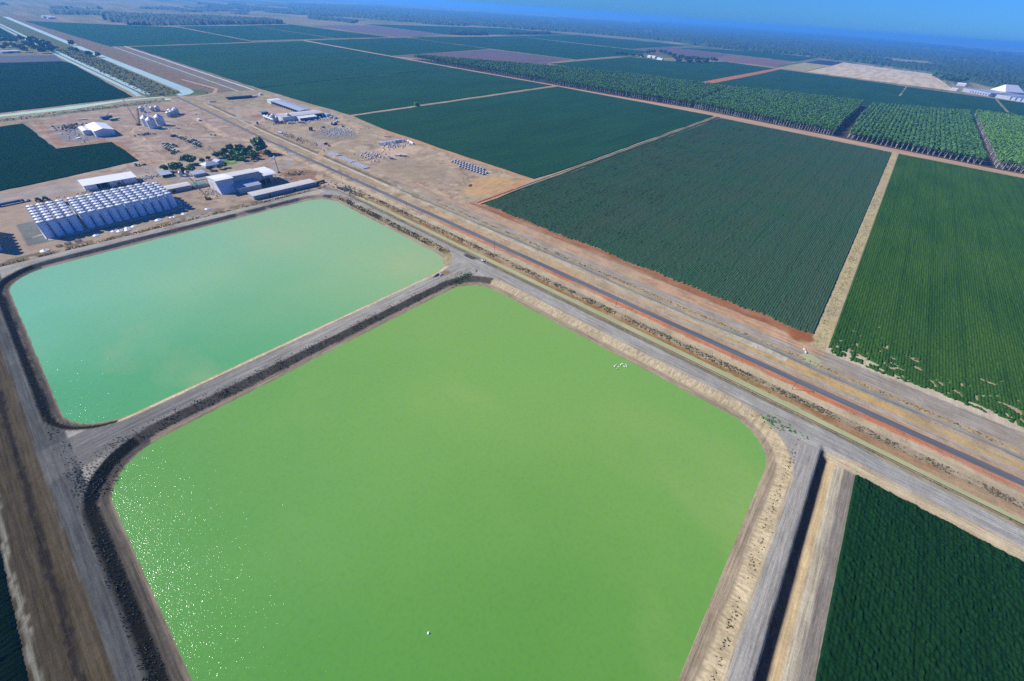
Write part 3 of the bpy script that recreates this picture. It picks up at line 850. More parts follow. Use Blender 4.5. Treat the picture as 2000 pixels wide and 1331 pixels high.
slab("fallow_field", [(1330, 1835), (1750, 1910), (2140, 1985), (2215, 1460), (1960, 1410), (1700, 1300)], .25, M['fallow'], kind="structure")
slab("fallow_field", [(3540, 1775), (4310, 1825), (4190, 1250), (3460, 1130)], .25, M['fallow'], kind="structure")
slab("fallow_field", [(3460, 1125), (4190, 1245), (4160, 770), (3420, 725)], .25, M['fallow_red'], kind="structure")
slab("stubble_field", [(3340, 520), (4200, 510), (4820, 515), (4520, -65), (3230, -175)], .3, M['straw'], kind="structure")
slab("stubble_field", [(3320, 690), (4250, 700), (4200, 520), (3350, 530)], .25, M['straw2'], kind="structure")
slab("burnt_field", [(4215, 690), (4827, 697), (4826, 525), (4215, 516)], .3, M['blackp'], kind="structure")
slab("crop_left_block", rag([(-900, 920), (28, 1238), (216, 1290), (240, 1302), (247, 1900), (236, 1955), (-900, 1955)], 30, 1.2, 31), .9, M['cropE'], "green crop with painted-in lens darkening beside the canals at the left edge")
slab("fallow_field", [(-900, 1965), (236, 1965), (245, 2125), (-900, 2170)], .3, M['blackp'], kind="structure")
slab("crop_near_sheds", rag([(-900, 850), (42, 1122), (51, 922), (117, 921), (119, 797), (20, 770), (-900, 560)], 20, 1.0, 32), 1.0, M['cropE'], "green crop with painted-in lens darkening wrapping round the white gabled shed yard")
slab("field_crop", rag([(-900, 2700), (236, 2700), (240, 3400), (-900, 3300)], 30, 1.2, 33), .9, M['cropE'], "remote crop behind the homestead trees at the left edge")

# ditch line beside the long field: a low dark weedy bank
M['ditch'] = mat("wet_ditch", (.035, .03, .028), (.06, .05, .04), .2)
slab("drainage_ditch", [(372, 363.5), (1284, 372.0), (1284, 374.5), (372, 366.0)], .06, M['ditch'], kind="structure")

# ---------------------------------------------------------------- foliage templates
def leaf_cloud(n, rx, rz, z0, size, seed, clumps=7, core=True, spread=.33):
    """many leaf-clump faces gathered in uneven clumps; returns V, F(quads)"""
    r = np.random.RandomState(seed)
    cc = r.normal(size=(clumps, 3)); cc /= np.linalg.norm(cc, axis=1)[:, None]; cc *= r.uniform(.25, .68, (clumps, 1)); cc[:, 2] *= .9
    V = []; Fq = []
    k = r.randint(0, clumps, n); d = r.normal(size=(n, 3)); d /= np.linalg.norm(d, axis=1)[:, None]
    P = cc[k]+d*(spread*r.uniform(.75, 1.25, (n, 1)))
    P = P*np.array([rx, rx, rz])+np.array([0, 0, z0+rz])
    nr = d+r.normal(size=(n, 3))*.35; nr /= np.linalg.norm(nr, axis=1)[:, None]
    up = r.normal(size=(n, 3)); a = np.cross(nr, up); a /= np.linalg.norm(a, axis=1)[:, None]; b = np.cross(nr, a)
    s = size*r.uniform(.6, 1.3, (n, 1))
    q = np.stack([P-a*s-b*s*.7, P+a*s-b*s*.8, P+a*s*.8+b*s, P-a*s*.9+b*s*.8], 1).reshape(-1, 3)
    F_ = np.arange(4*n).reshape(n, 4)
    return q, F_


def merge(items):
    Vs = []; Fs = []; n = 0
    for v, f in items: Vs.append(v); Fs.append(f+n); n += len(v)
    return np.concatenate(Vs), np.concatenate(Fs)


def scatter(tmpl, pts, scl, rot, zs=None):
    """copies of templates at pts, baked to one array"""
    Vs = []; Fs = []; n = 0; pts = np.asarray(pts); k = np.arange(len(pts)) % len(tmpl)
    for t, (v, f) in enumerate(tmpl):
        s = k == t
        if not s.any(): continue
        p = pts[s]; c = np.cos(rot[s])[:, None]; sn = np.sin(rot[s])[:, None]; sc = scl[s][:, None]
        x = (v[None, :, 0]*c-v[None, :, 1]*sn)*sc+p[:, :1]; y = (v[None, :, 0]*sn+v[None, :, 1]*c)*sc+p[:, 1:2]
        z = v[None, :, 2]*sc+(p[:, 2:3] if p.shape[1] > 2 else 0)
        VV = np.stack([x, y, z], -1).reshape(-1, 3)
        FF = (f[None]+(np.arange(len(p))*len(v))[:, None, None]).reshape(-1, f.shape[1])+n
        Vs.append(VV); Fs.append(FF); n += len(VV)
    return np.concatenate(Vs), np.concatenate(Fs)


def pole_mesh(r0, r1, z0, z1, n=5, lean=(0, 0)):
    a = np.arange(n)*2*np.pi/n; c = np.stack([np.cos(a), np.sin(a)], 1)
    lo = np.concatenate([c*r0, np.full((n, 1), z0)], 1); hi = np.concatenate([c*r1+np.array(lean), np.full((n, 1), z1)], 1)
    i = np.arange(n); j = (i+1) % n
    return np.concatenate([lo, hi]), np.stack([i, j, n+j, n+i], 1)


R_ = np.random.RandomState(11)
# ---- eucalypt plantation
PT = [leaf_cloud(58, 3.6, 5.0, 10.0, .95, 20+i, 6, spread=.5) for i in range(6)]
PW = [leaf_cloud(72, 4.9, 4.8, 9.8, .98, 40+i, 6, spread=.5) for i in range(5)]
PTK = [merge([pole_mesh(.28, .16, -.5, 12.5, 4)]) for i in range(1)]


def inpoly(p, poly):
    x, y = p[:, 0], p[:, 1]; c = np.zeros(len(p), bool); n = len(poly)
    for i in range(n):
        x1, y1 = poly[i]; x2, y2 = poly[(i+1) % n]
        k = ((y1 > y) != (y2 > y)) & (x < (x2-x1)*(y-y1)/(y2-y1+1e-12)+x1); c ^= k
    return c


BLK = [
    ([(1334, 1690), (1370, 1690), (1540, 1430), (1700, 1200), (1830, 900), (1885, 530), (1386, 472), (1361, 700), (1354, 930)], 6.2, 6.6, "tall eucalypt plantation block tapering away to the left", 1.0),
    ([(1384, 462), (1885, 516), (1950, 408), (2040, 105), (1346, 96)], 6.0, 6.4, "tall eucalypt plantation block in the middle of the tree belt", 1.0),
    ([(1344, 72), (2025, 76), (2215, -190), (1312, -188)], 5.2, 9.8, "eucalypt plantation block planted in clear rows", .95),
    ([(1310, -205), (2250, -207), (2300, -700), (1280, -700)], 8.5, 9.5, "mixed bushy trees at the right end of the tree belt", 1.1),
]
front = []
for bi, (pl, sx0, sy0, lb, hs) in enumerate(BLK):
    xs = np.arange(1270, 2330, sx0); ys = np.arange(-710, 1700, sy0)
    A, B = np.meshgrid(xs, ys); p = np.stack([A.ravel(), B.ravel()], 1)
    p += R_.uniform(-1, 1, p.shape)*np.array([1.1, 1.2 if bi != 2 else .8]); p = p[inpoly(p, pl)]
    if bi == 3: p = p[R_.rand(len(p)) > .12]
    # the first tree of each row is a tree of its own
    ks = np.round((p[:, 1]+710)/sy0).astype(int); isf = np.zeros(len(p), bool)
    for r in np.unique(ks):
        w = np.where(ks == r)[0]; isf[w[np.argmin(p[w, 0])]] = True
    cap = {0: 178, 1: 60, 2: 26, 3: 32}[bi]
    fi = np.where(isf)[0]
    if len(fi) > cap: fi = fi[np.argsort(p[fi, 1]-(0 if bi == 0 else 0))][:cap] if bi != 3 else fi[np.argsort(-p[fi, 1])][:cap]
    keep = np.ones(len(p), bool); keep[fi] = False
    front += [(x, y, bi, hs) for x, y in p[fi]]
    p = p[keep]; n = len(p)
    sc = R_.uniform(.85, 1.12, n)*hs*(1 if bi != 3 else .9)
    if bi == 2: v_ = 1
    rot = R_.uniform(0, 6.28, n)
    par = bpy.data.objects.new("tree_plantation", None); COL.objects.link(par)
    tag(par, lb, "plantation", kind="stuff")
    v, f = scatter(PT if bi != 2 else PW, p, sc, rot)
    link("crown", mesh_np("crown", v, f), M['leaf'] if bi != 3 else M['leaf3'], par)
    v, f = scatter(PTK, p, sc, rot); link("trunk", mesh_np("trunk", v, f), M['bark'], par)

ft = []
for i in range(4):
    e = thing("eucalypt_tree", "", "tree")
    v, f = leaf_cloud(130, 3.7, 5.1, 9.8, .75, 60+i, 8, spread=.5); link("crown", mesh_np("crown", v, f), M['leaf'], e)
    v, f = merge([pole_mesh(.38, .24, -.5, 11, 6, (.3, .1)), pole_mesh(.16, .06, 8, 15, 5, (1.4, .8)), pole_mesh(.14, .06, 9, 15, 5, (-1.3, .6))])
    link("trunk", mesh_np("trunk", v, f), M['bark'], e); ft.append(e)
BN = ["white-trunked eucalypt in the front row of the left plantation block", "white-trunked eucalypt in the front row of the middle plantation block",
      "white-trunked eucalypt at the row end of the clearly rowed plantation block", "bushy pale-trunked tree at the front of the mixed right-hand block"]
GN = ["front row of the left plantation block", "front row of the middle plantation block", "front row of the rowed plantation block", "front edge of the mixed tree block"]
used = set()
for i, (x, y, bi, hs) in enumerate(front):
    k = i % 4; s = hs*R_.uniform(.9, 1.1)
    if k not in used:
        used.add(k); o = ft[k]; o.location = (x, y, 0); o.scale = (s, s, s); o["label"] = BN[bi]; o["group"] = GN[bi]
    else: copy_tree(ft[k], (x, y, 0), R_.uniform(0, 6.28), BN[bi], GN[bi], (s, s, s))

# ---- yard trees
def big_tree(x, y, h, r, m, seed, label, z=0, group=None):
    e = thing("yard_tree", label, "tree", (x, y, z), group=group); r *= 1.3; h *= 1.08
    v, f = leaf_cloud(420, r, (h*.82)/2, h*.16, max(.34, r*.13), seed, 13, spread=.4)
    link("crown", mesh_np("crown", v, f), m, e)
    rr = random.Random(seed); items = [pole_mesh(max(.25, h*.03), h*.018, -.3, h*.45, 6)]
    for j in range(5):
        a = rr.uniform(0, 6.28); items.append(pole_mesh(h*.014, h*.006, h*.3, h*.7, 5, (math.cos(a)*r*.5, math.sin(a)*r*.5)))
    v, f = merge(items); link("trunk", mesh_np("trunk", v, f), M['trunk'], e)
    return e


for i, (x, y, h, r, mk, lb) in enumerate([
    (131, 724, 9, 5.0, 'leaf_dark', "dark round tree at the left end of the garden row"),
    (141, 716, 12.5, 7.0, 'leaf2', "large round green tree behind the two small silos"),
    (166, 741, 12.5, 8.0, 'leaf2', "broad dark tree beside the machinery yard, left of the house"),
    (157, 703, 8.5, 5.2, 'leaf3', "bright green tree between the silos and the house"),
    (148, 709, 7, 3.2, 'leaf_dark', "small dark tree behind the bright green tree"),
    (205, 747, 9, 5.0, 'leaf_dark', "lone dark tree behind the house roof"),
    (219, 757, 10, 4.8, 'leaf_dark', "olive tree at the left of the garden grove"),
    (230, 761, 14, 5.6, 'leaf2', "tall rounded tree at the back of the garden grove"),
    (242, 757, 12, 5.4, 'leaf_dark', "dark tree between the tall grove tree and the giant gum"),
    (243, 743, 9.5, 5.0, 'leaf2', "mid-green tree in the centre of the grove"),
    (264, 735, 22.5, 9.0, 'leaf2', "giant spreading gum tree beside the main road"),
    (265, 716, 9, 5.4, 'leaf_dark', "dense dark tree under the giant gum"),
    (243, 711, 9, 4.6, 'leaf_dark', "dark tree in front of the grove beside the drive"),
    (221, 724, 7.5, 5.4, 'leaf3', "low bright bushy tree next to the lawn"),
    (227, 713, 7, 4.6, 'leaf3', "low bright bush at the corner of the lawn"),
    (233, 733, 8.5, 5.0, 'leaf3', "bright green tree in the middle of the garden grove"),
    (252, 748, 11, 4.6, 'leaf2', "green tree just left of the giant gum"),
    (176, 694, 6, 3.8, 'leaf_dark', "dark shrub tree in front of the house"),
    (187, 693, 6, 3.8, 'leaf2', "rounded shrub tree at the house front corner"),
    (195, 696, 6.5, 3.8, 'leaf_dark', "dark shrub tree between the house and the lawn"),
    (192, 746, 5, 3.2, 'leaf_dark', "small shrub behind the house"),
    (213, 748, 9, 4.6, 'leaf2', "green tree filling the left edge of the grove"), (236, 748, 11, 5.2, 'leaf_dark', "dark tree in the very middle of the grove"),
    (226, 742, 9, 5.0, 'leaf3', "bright tree low in the grove behind the lawn"), (213, 733, 7, 4.6, 'leaf2', "green bush between the lone dark tree and the lawn"),
    (250, 731, 8, 4.4, 'leaf2', "mid-green tree below the giant gum"), (243, 722, 7.5, 4.4, 'leaf3', "bright bush at the right end of the grove"),
    (238, 703, 4, 3.0, 'leaf_dark', "low bush on the drive verge"), (150, 727, 8, 4.4, 'leaf2', "green tree linking the two big trees left of the house"), (181, 737, 6, 3.8, 'leaf2', "bush at the back corner of the house")]):
    big_tree(x, y, h, r, M[mk], 100+i, lb)

for i, (px, py, h, r, lb) in enumerate([
    (142, 89, 13, 10, "dark tree standing on the bank of the canal bend"), (142, 100, 9, 8, "low tree in the canal pasture, left of a pair"),
    (151, 101, 9, 7, "low tree in the canal pasture, right of a pair"), (176, 109, 10, 9, "spreading tree between the two canals"),
    (193, 112, 11, 8, "round tree at the canal water's edge"), (114, 97, 8, 5, "small tree beside the narrow canals")]):
    x, y = G(px, py); big_tree(x, y, h*1.25, r, M['leaf_dark'], 150+i, lb)
k = 0
for px, py, h in [(2, 84, 9), (12, 83, 10), (22, 84, 10), (33, 83, 9), (44, 80, 12), (45, 98, 12), (52, 102, 11), (62, 95, 16), (68, 88, 18), (74, 100, 14), (82, 92, 17), (84, 104, 12), (92, 100, 15), (101, 103, 14), (104, 99, 13), (15, 93, 10), (28, 93, 11), (35, 96, 11), (56, 92, 13), (96, 93, 14), (8, 97, 9)]:
    x, y = G(px, py); k += 1
    big_tree(x, y, h*1.35, h*.8, M['leaf_dark'], 200+k, "dark homestead tree around the left farm building, number %d from the left" % k, group="homestead trees at the left edge")
k = 0
for px, py, h in [(1250, 112, 12), (1247, 109, 12), (1265, 106, 14), (1275, 105, 14), (1290, 104, 13), (1298, 105, 12), (1306, 109, 13), (1314, 113, 14), (1322, 118, 12), (1330, 116, 14), (1340, 119, 14), (1350, 118, 13), (1360, 119, 14), (1370, 120, 12), (1380, 121, 12), (1390, 121, 13), (1397, 121, 10), (1205, 107, 9), (1213, 108, 10), (1222, 108, 9), (1236, 110, 9), (1345, 123, 12), (1325, 122, 12), (1362, 124, 12), (1377, 124, 11)]:
    x, y = G(px, py); k += 1
    big_tree(x, y, h*1.7, h*1.35, M['leaf_dark'], 250+k, "dark tree in the windbreak round the distant white sheds, tree %d" % k, group="windbreak trees at the distant farm")
k = 0
for px, py, h in [(1828, 152, 16), (1836, 155, 16), (1845, 153, 15), (1852, 158, 15), (1860, 158, 15), (1868, 160, 14), (1876, 158, 14), (1884, 157, 15), (1893, 158, 15), (1902, 160, 16), (1912, 163, 14)]:
    x, y = G(px, py); k += 1
    big_tree(x, y, h*1.7, h*1.6, M['leaf_dark'], 300+k, "dark tree behind the white processing works, tree %d from the left" % k, group="trees behind the processing works")

# ---- far woodland: bumpy canopy carpets in real distance
def woodland(name, label, poly, hgt, m, dens=.5, seed=0, da=.0016, dr=.009, hole=.0):
    P = np.array(poly); th = np.arctan2(P[:, 1], P[:, 0]); rr = np.hypot(P[:, 0], P[:, 1])
    ta = np.arange(th.min(), th.max(), da); r = [rr.min()]
    while r[-1] < rr.max(): r.append(r[-1]*(1+dr))
    A, B = np.meshgrid(ta, r); rs = np.random.RandomState(seed)
    A = A+rs.uniform(-.4, .4, A.shape)*da; B = B*(1+rs.uniform(-.4, .4, B.shape)*dr)
    x = B*np.cos(A); y = B*np.sin(A)
    pw = np.stack([x.ravel(), y.ravel()], 1); ins = inpoly(pw+(fbm(x, y, 260, seed).ravel()[:, None]-.5)*220, poly).reshape(A.shape)
    g = fbm(x, y, 420, seed+2)
    ins &= g > hole
    z = hgt*(.45+.75*rs.rand(*A.shape))*(.8+.4*vn(x, y, 500, 1))
    z = np.where(rs.rand(*A.shape) < .1, hgt*.15, z)
    z = np.where(ins, z, -3)
    a, b = A.shape; id_ = np.arange(a*b).reshape(a, b)
    qd = np.stack([id_[:-1, :-1], id_[:-1, 1:], id_[1:, 1:], id_[1:, :-1]], -1)
    anyin = ins[:-1, :-1] | ins[:-1, 1:] | ins[1:, 1:] | ins[1:, :-1]
    q = qd[anyin]; u, inv = np.unique(q, return_inverse=True)
    V = np.stack([x, y, z], -1).reshape(-1, 3)[u]
    return link(name, mesh_np(name, V, inv.reshape(-1, 4)), m, label=label, cat="woodland", kind="stuff")


M['wood1'] = mat("bush_canopy", S(62, 92, 60), S(44, 70, 48), .02, .9, bmp=3, bscale=.1)
M['wood2'] = mat("bush_canopy_dark", S(40, 66, 48), S(30, 52, 40), .02, .9, bmp=3, bscale=.1)
woodland("woodland", "wide belt of native woodland below the horizon", [G(840, 48), G(980, 54), G(1150, 66), G(1300, 80), G(1420, 96), G(1500, 104), G(1560, 108), G(1640, 119), G(1700, 125), G(1800, 138), G(1850, 150), G(1930, 168), G(2000, 182), G(2100, 200),
         G(2100, 128), G(1900, 106), G(1600, 74), G(1300, 48), G(1100, 36), G(900, 24), G(700, 12), G(560, 8), G(560, 22), G(700, 36)], 22, M['wood1'], seed=3, hole=.36)
woodland("woodland", "dark plantation block far off beyond the left fields", [G(200, 38), G(280, 50), G(400, 49), G(555, 47), G(550, 42), G(400, 33), G(240, 30)], 20, M['wood2'], seed=4)
woodland("woodland", "scattered trees on the hazy plain at upper left", [G(90, 26), G(190, 34), G(420, 28), G(560, 30), G(690, 34), G(690, 16), G(400, 8), G(150, 18)], 16, M['wood2'], seed=5, hole=.53)
woodland("woodland", "dark scrub wood at the far left horizon", [G(-20, 26), G(60, 34), G(200, 30), G(190, 20), G(60, 10), G(-20, 6)], 16, M['wood2'], seed=6, hole=.56)
woodland("woodland", "far strip of woods on the skyline", [G(1250, 47), G(1700, 84), G(2100, 126), G(2100, 117), G(1700, 75), G(1300, 42), G(1250, 41)], 30, M['wood2'], seed=7, hole=.53)
woodland("woodland", "narrow dark windbreak at the end of the purple fallow", [G(878, 68), G(950, 70), G(950, 65), G(880, 63)], 18, M['wood2'], seed=8, da=.001, dr=.006)
woodland("woodland", "low tree line beside the pale track, beyond the far crop", [G(993, 68), G(1075, 68), G(1075, 64), G(1000, 65)], 16, M['wood2'], seed=9, da=.001, dr=.006)
woodland("woodland", "hedge of trees in front of the small white lake", [G(600, 36), G(690, 46), G(700, 42), G(600, 33)], 18, M['wood2'], seed=12)

# ---- weeds on the banks
WT = [leaf_cloud(12, .62, .42, -.1, .24, 80+i, 3, spread=.55) for i in range(5)]


def weeds(name, label, n, fn, m, s0=.7, s1=1.5, seed=0):
    r = np.random.RandomState(seed); x, y = fn(r, n)
    x = np.asarray(x); y = np.asarray(y); keep = fbm(x, y, 7, seed) > r.uniform(.3, .7, n); x = x[keep]; y = y[keep]
    z = height(x, y); p = np.stack([x, y, z], 1)
    v, f = scatter(WT, p, r.uniform(s0, s1, len(p)), r.uniform(0, 6.28, len(p)))
    return link(name, mesh_np(name, v, f), m, label=label, cat="weeds", kind="stuff")


U = lambda r, a, b, n: r.uniform(a, b, n)
weeds("bank_weeds", "dry tufts lining the road side of the narrow channel", 5200, lambda r, n: (U(r, 278.5, 285, n), U(r, -200, 490, n)), M['weed_dry'], .45, 1.0, 1)
weeds("bank_weeds", "dark bushes along the slope of the dividing bank", 3000, lambda r, n: (U(r, -50, 232, n), U(r, 239, 249, n)), M['weed'], .25, .6, 2)
weeds("bank_weeds", "dark scrub on the bank left of the lower pond", 1800, lambda r, n: (U(r, -56, -50, n), U(r, 60, 262, n)), M['weed'], .25, .6, 3)
weeds("bank_weeds", "scrub on the bank left of the upper pond", 1300, lambda r, n: (U(r, -57, -52, n), U(r, 262, 500, n)), M['weed'], .25, .6, 4)
weeds("bank_weeds", "grey green tufts along the right bank of the upper pond", 3600, lambda r, n: (U(r, 246, 252.5, n), U(r, 285, 490, n)), M['weed'], .4, .85, 5)
weeds("bank_weeds", "weeds between the tank yard and the upper pond track", 3200, lambda r, n: (U(r, -60, 255, n), U(r, 529, 541, n)), M['weed'], .5, 1.0, 6)
weeds("bank_weeds", "scattered tufts on the pale bank at the lower right", 420, lambda r, n: (U(r, 60, 236, n), r.normal(-44.5, 1.0, n)), M['weed'], .3, .75, 7)
weeds("bank_weeds", "green scrub clump at the right corner of the lower pond", 160, lambda r, n: (r.normal(243, 2, n), r.normal(-33, 6, n)), M['leaf3'], .5, 1.2, 8)
weeds("bank_weeds", "tufts along the edge of the field drain", 1500, lambda r, n: (U(r, 332.5, 335.5, n), U(r, -150, 400, n)), M['weed_dry'], .3, .8, 9)
weeds("bank_weeds", "sparse tufts between channel and pond track", 1400, lambda r, n: (U(r, 265.5, 267.8, n), U(r, -200, 480, n)), M['weed'], .3, .7, 10)
weeds("bank_weeds", "weeds on the pale strip between the two near crops", 900, lambda r, n: (U(r, 362, 900, n), U(r, -41, -33, n)), M['leaf3'], .4, .9, 12)
weeds("bank_weeds", "green reeds at the top corner of the lower pond", 500, lambda r, n: (r.normal(226, 8, n), r.normal(238.5, 2.2, n)), M['leaf2'], .4, .9, 13)
weeds("bank_weeds", "dark bushes at the corner where the two pond banks meet the left track", 500, lambda r, n: (U(r, -54, -36, n), U(r, 215, 241, n)), M['weed'], .3, .7, 14)

weeds("bank_weeds", "sparse dry tufts on the sandy strip beside the sealed road", 1500, lambda r, n: (U(r, 284, 297, n), U(r, -200, 700, n)), M['weed_dry'], .2, .5, 31)
weeds("bank_weeds", "low tufts scattered between the sealed road and the drain", 1800, lambda r, n: (U(r, 306, 333, n), U(r, -150, 900, n)), M['weed_dry'], .2, .55, 32)
weeds("bank_weeds", "rank weeds in the pasture between the canals", 2600, lambda r, n: (U(r, 270, 333, n), U(r, 1290, 2300, n)), M['weed'], 1.2, 3.2, 33)
weeds("bank_weeds", "tall weeds along the bank of the cross canal", 1400, lambda r, n: (lambda x: (x, 1150+.24*x+U(r, 0, 30, n)))(U(r, -250, 285, n)), M['weed'], .8, 2.0, 34)
# ---------------------------------------------------------------- storage tanks
TH, TR = 15.6, 3.45
t0 = thing("storage_tank", "", "tank")
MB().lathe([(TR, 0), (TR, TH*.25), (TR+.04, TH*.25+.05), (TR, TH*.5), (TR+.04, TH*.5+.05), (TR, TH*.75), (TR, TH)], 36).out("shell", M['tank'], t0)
MB().lathe([(TR+.14, TH-.25), (TR+.14, TH+.03), (TR-.5, TH+.12), (.01, TH+.14)], 28).out("rim", M['rim'], t0)
MB().lathe([(2.75, TH+.16), (2.75, TH+.5), (1.6, TH+.85), (.55, TH+1.1), (.01, TH+1.15)], 24).out("lid", M['lid'], t0)
MB().lathe([(.5, TH+.9), (.5, TH+1.35), (.01, TH+1.45)], 10).out("hatch", M['galv'], t0)
mb = MB()
for s_ in (-.28, .28): mb.box(TR*.9-.04+s_*0, TR*.9+.04, s_-.04+1.2, s_+.04+1.2, TH+.1, TH+.6)
mb.box(.6, TR, .2, .32, TH+.62, TH+.72); mb.out("rail", M['galv'], t0)
cols = [-9.0, -1.6, 5.9, 13.4, 22.8, 30.4, 38.1, 45.5, 52.7, 60.5, 68.0, 75.7, 83.4, 91.0]
rowsn = ["front", "second", "third", "fourth", "fifth", "sixth", "back"]
ordn = ["first", "second", "third", "fourth", "fifth", "sixth", "seventh", "eighth", "ninth", "tenth", "eleventh", "twelfth", "thirteenth", "fourteenth"]
first = True
for j in range(7):
    for i, cx in enumerate(cols):
        lb = "shade-tinted white tank, %s from the left in the %s row of the tank block" % (ordn[i], rowsn[j])
        if i == 0 and j == 0: lb = "tall shade-tinted white tank at the front left corner of the tank block"
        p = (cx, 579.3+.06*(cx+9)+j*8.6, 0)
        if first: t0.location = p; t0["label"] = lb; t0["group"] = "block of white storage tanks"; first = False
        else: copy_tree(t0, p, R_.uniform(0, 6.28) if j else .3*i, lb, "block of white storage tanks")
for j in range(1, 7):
    copy_tree(t0, (98.6, 585.6+(j-1)*8.6+2, 0), .7*j, "shade-tinted white tank in the extra right-hand column, %s from its front" % ordn[j-1], "block of white storage tanks")
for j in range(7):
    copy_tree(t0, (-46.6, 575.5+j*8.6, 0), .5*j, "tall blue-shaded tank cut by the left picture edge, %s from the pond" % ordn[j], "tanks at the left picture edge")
MB().box(-13.2, -12.4, 574, 632, 0, .5).out("kerb_wall", M['concrete'], label="low pale concrete kerb wall along the left side of the tank block", cat="wall")

# spare lids on the ground
l0 = None
for i, (x, y, s) in enumerate([(-18.3, 547.8, 1), (21.1, 556.0, .8), (35.2, 556.3, .75), (39.5, 552.7, .85), (46.6, 555.8, .8), (45.7, 551.0, .85), (52.5, 556.4, .85), (74.6, 558.0, 1), (86.4, 557.5, .6), (89.2, 556.7, .55), (99.4, 558.6, .8), (122.6, 557.0, .9)]):
    lb = "white conical tank lid lying on bare ground by the pond bank, %s from the left" % ordn[i]
    if l0 is None:
        l0 = thing("spare_lid", lb, "tank lid", (x, y, 0), group="spare tank lids on the ground")
        MB().lathe([(3.4, 0), (3.4, .3), (1.4, 1.15), (.4, 1.5), (.01, 1.5)], 20).out("cone", M['white'], l0)
        MB().lathe([(.42, 1.45), (.42, 1.85), (.01, 1.9)], 10).out("cap", M['galv'], l0)
    else: copy_tree(l0, (x, y, 0), i, lb, None, (s*1, s*1, s))
b0 = None
for i, (x, y) in enumerate([(-7.5, 550.5), (-1.0, 551.2), (6.5, 551.5)]):
    lb = "black wire mesh hoop heap near the tank block, %s from the left" % ordn[i]
    if b0 is None:
        b0 = thing("mesh_hoop", lb, "wire hoop", (x, y, 0), group="black mesh hoops by the pond bank")
        mb = MB()
        for k in range(12):
            a = k*math.pi/6; mb.tube((2.4*math.cos(a), 2.4*math.sin(a), 0), (2.4*math.cos(a+.5), 2.4*math.sin(a+.5), 1.3), .12, n=4); mb.tube((2.4*math.cos(a), 2.4*math.sin(a), 0), (2.4*math.cos(a-.5), 2.4*math.sin(a-.5), 1.3), .12, n=4)
        mb.out("mesh_ring", M['black'], b0)
        MB().lathe([(2.1, 0), (2.0, .25), (.01, .3)], 12).out("base_plate", M['rust'], b0)
    else: copy_tree(b0, (x, y, 0), i, lb)


# ---------------------------------------------------------------- sheds
def gable(name, label, x0, x1, y0, y1, eave, ridge, wall, roof, axis='y', over=.5, group=None, open_side=None, doors=(), cat="shed"):
    """ridge runs along the given axis"""
    cx, cy = (x0+x1)/2, (y0+y1)/2; e = thing(name, label, cat, (cx, cy, 0), group=group)
    a, b = (x1-x0)/2, (y1-y0)/2
    mb = MB()
    if axis == 'y': prof = [(-a, 0), (a, 0), (a, eave), (0, ridge), (-a, eave)]; mb.yprism(prof, -b, b)
    else: prof = [(-b, 0), (b, 0), (b, eave), (0, ridge), (-b, eave)]; mb.xprism(prof, -a, a)
    mb.out("wall", wall, e)
    mb = MB(); t = .22
    w = a if axis == 'y' else b; sl_ = (ridge-eave)/w; we = w+over; ze = eave-sl_*over
    prof = [(-we, ze+.08), (0, ridge+.08), (we, ze+.08), (we, ze+.08+t), (0, ridge+.08+t), (-we, ze+.08+t)]
    if axis == 'y': mb.yprism(prof, -b-over, b+over)
    else: mb.xprism(prof, -a-over, a+over)
    mb.out("roof", roof, e)
    for k, (fx0, fx1, s_, hh) in enumerate(doors):     # openings as dark recessed-looking leaves, s_: side
        mb = MB()
        if s_ == '-y': mb.box(fx0-cx, fx1-cx, -b-.06, -b+.3, .02, hh)
        if s_ == '+y': mb.box(fx0-cx, fx1-cx, b-.3, b+.06, .02, hh)
        if s_ == '-x': mb.box(-a-.06, -a+.3, fx0-cy, fx1-cy, .02, hh)
        if s_ == '+x': mb.box(a-.3, a+.06, fx0-cy, fx1-cy, .02, hh)
        mb.out("doorway", M['dark'], e)
    return e


def skillion(name, label, x0, x1, y0, y1, zf, zb, wall, roof, posts=0, group=None, over=.6, closed=(), cat="shed"):
    """mono-pitch: zf height at y0, zb at y1; open front with posts"""
    cx, cy = (x0+x1)/2, (y0+y1)/2; a, b = (x1-x0)/2, (y1-y0)/2; e = thing(name, label, cat, (cx, cy, 0), group=group)
    if posts:
        MB().box(-a, a, b-.2, b, 0, zb).out("back_wall", wall, e)
        mb = MB().xprism([(-b, 0), (b-.25, 0), (b-.25, zb), (-b, zf)], -a, -a+.2); mb.xprism([(-b, 0), (b-.25, 0), (b-.25, zb), (-b, zf)], a-.2, a); mb.out("side_wall", wall, e)
        for k in range(posts):
            px = -a+.6+(2*a-1.2)*k/max(1, posts-1); MB().box(px-.15, px+.15, -b+.02, -b+.32, 0, zf-.05).out("post", M['galv'], e)
        for (c0, c1) in closed: MB().box(c0-cx, c1-cx, -b+.35, -b+.5, 0, zf-.1).out("front_panel", wall, e)
        MB().box(-a+.25, a-.25, -b+.6, b-.3, 0.02, .12).out("floor", M['dark'], e)
    else: MB().xprism([(-b, 0), (b, 0), (b, zb), (-b, zf)], -a, a).out("wall", wall, e)
    sl_ = (zb-zf)/(2*b)
    MB().xprism([(-b-over, zf-sl_*over+.05), (b+over, zb+sl_*over+.05), (b+over, zb+sl_*over+.27), (-b-over, zf-sl_*over+.27)], -a-over, a+over).out("roof", roof, e)
    return e


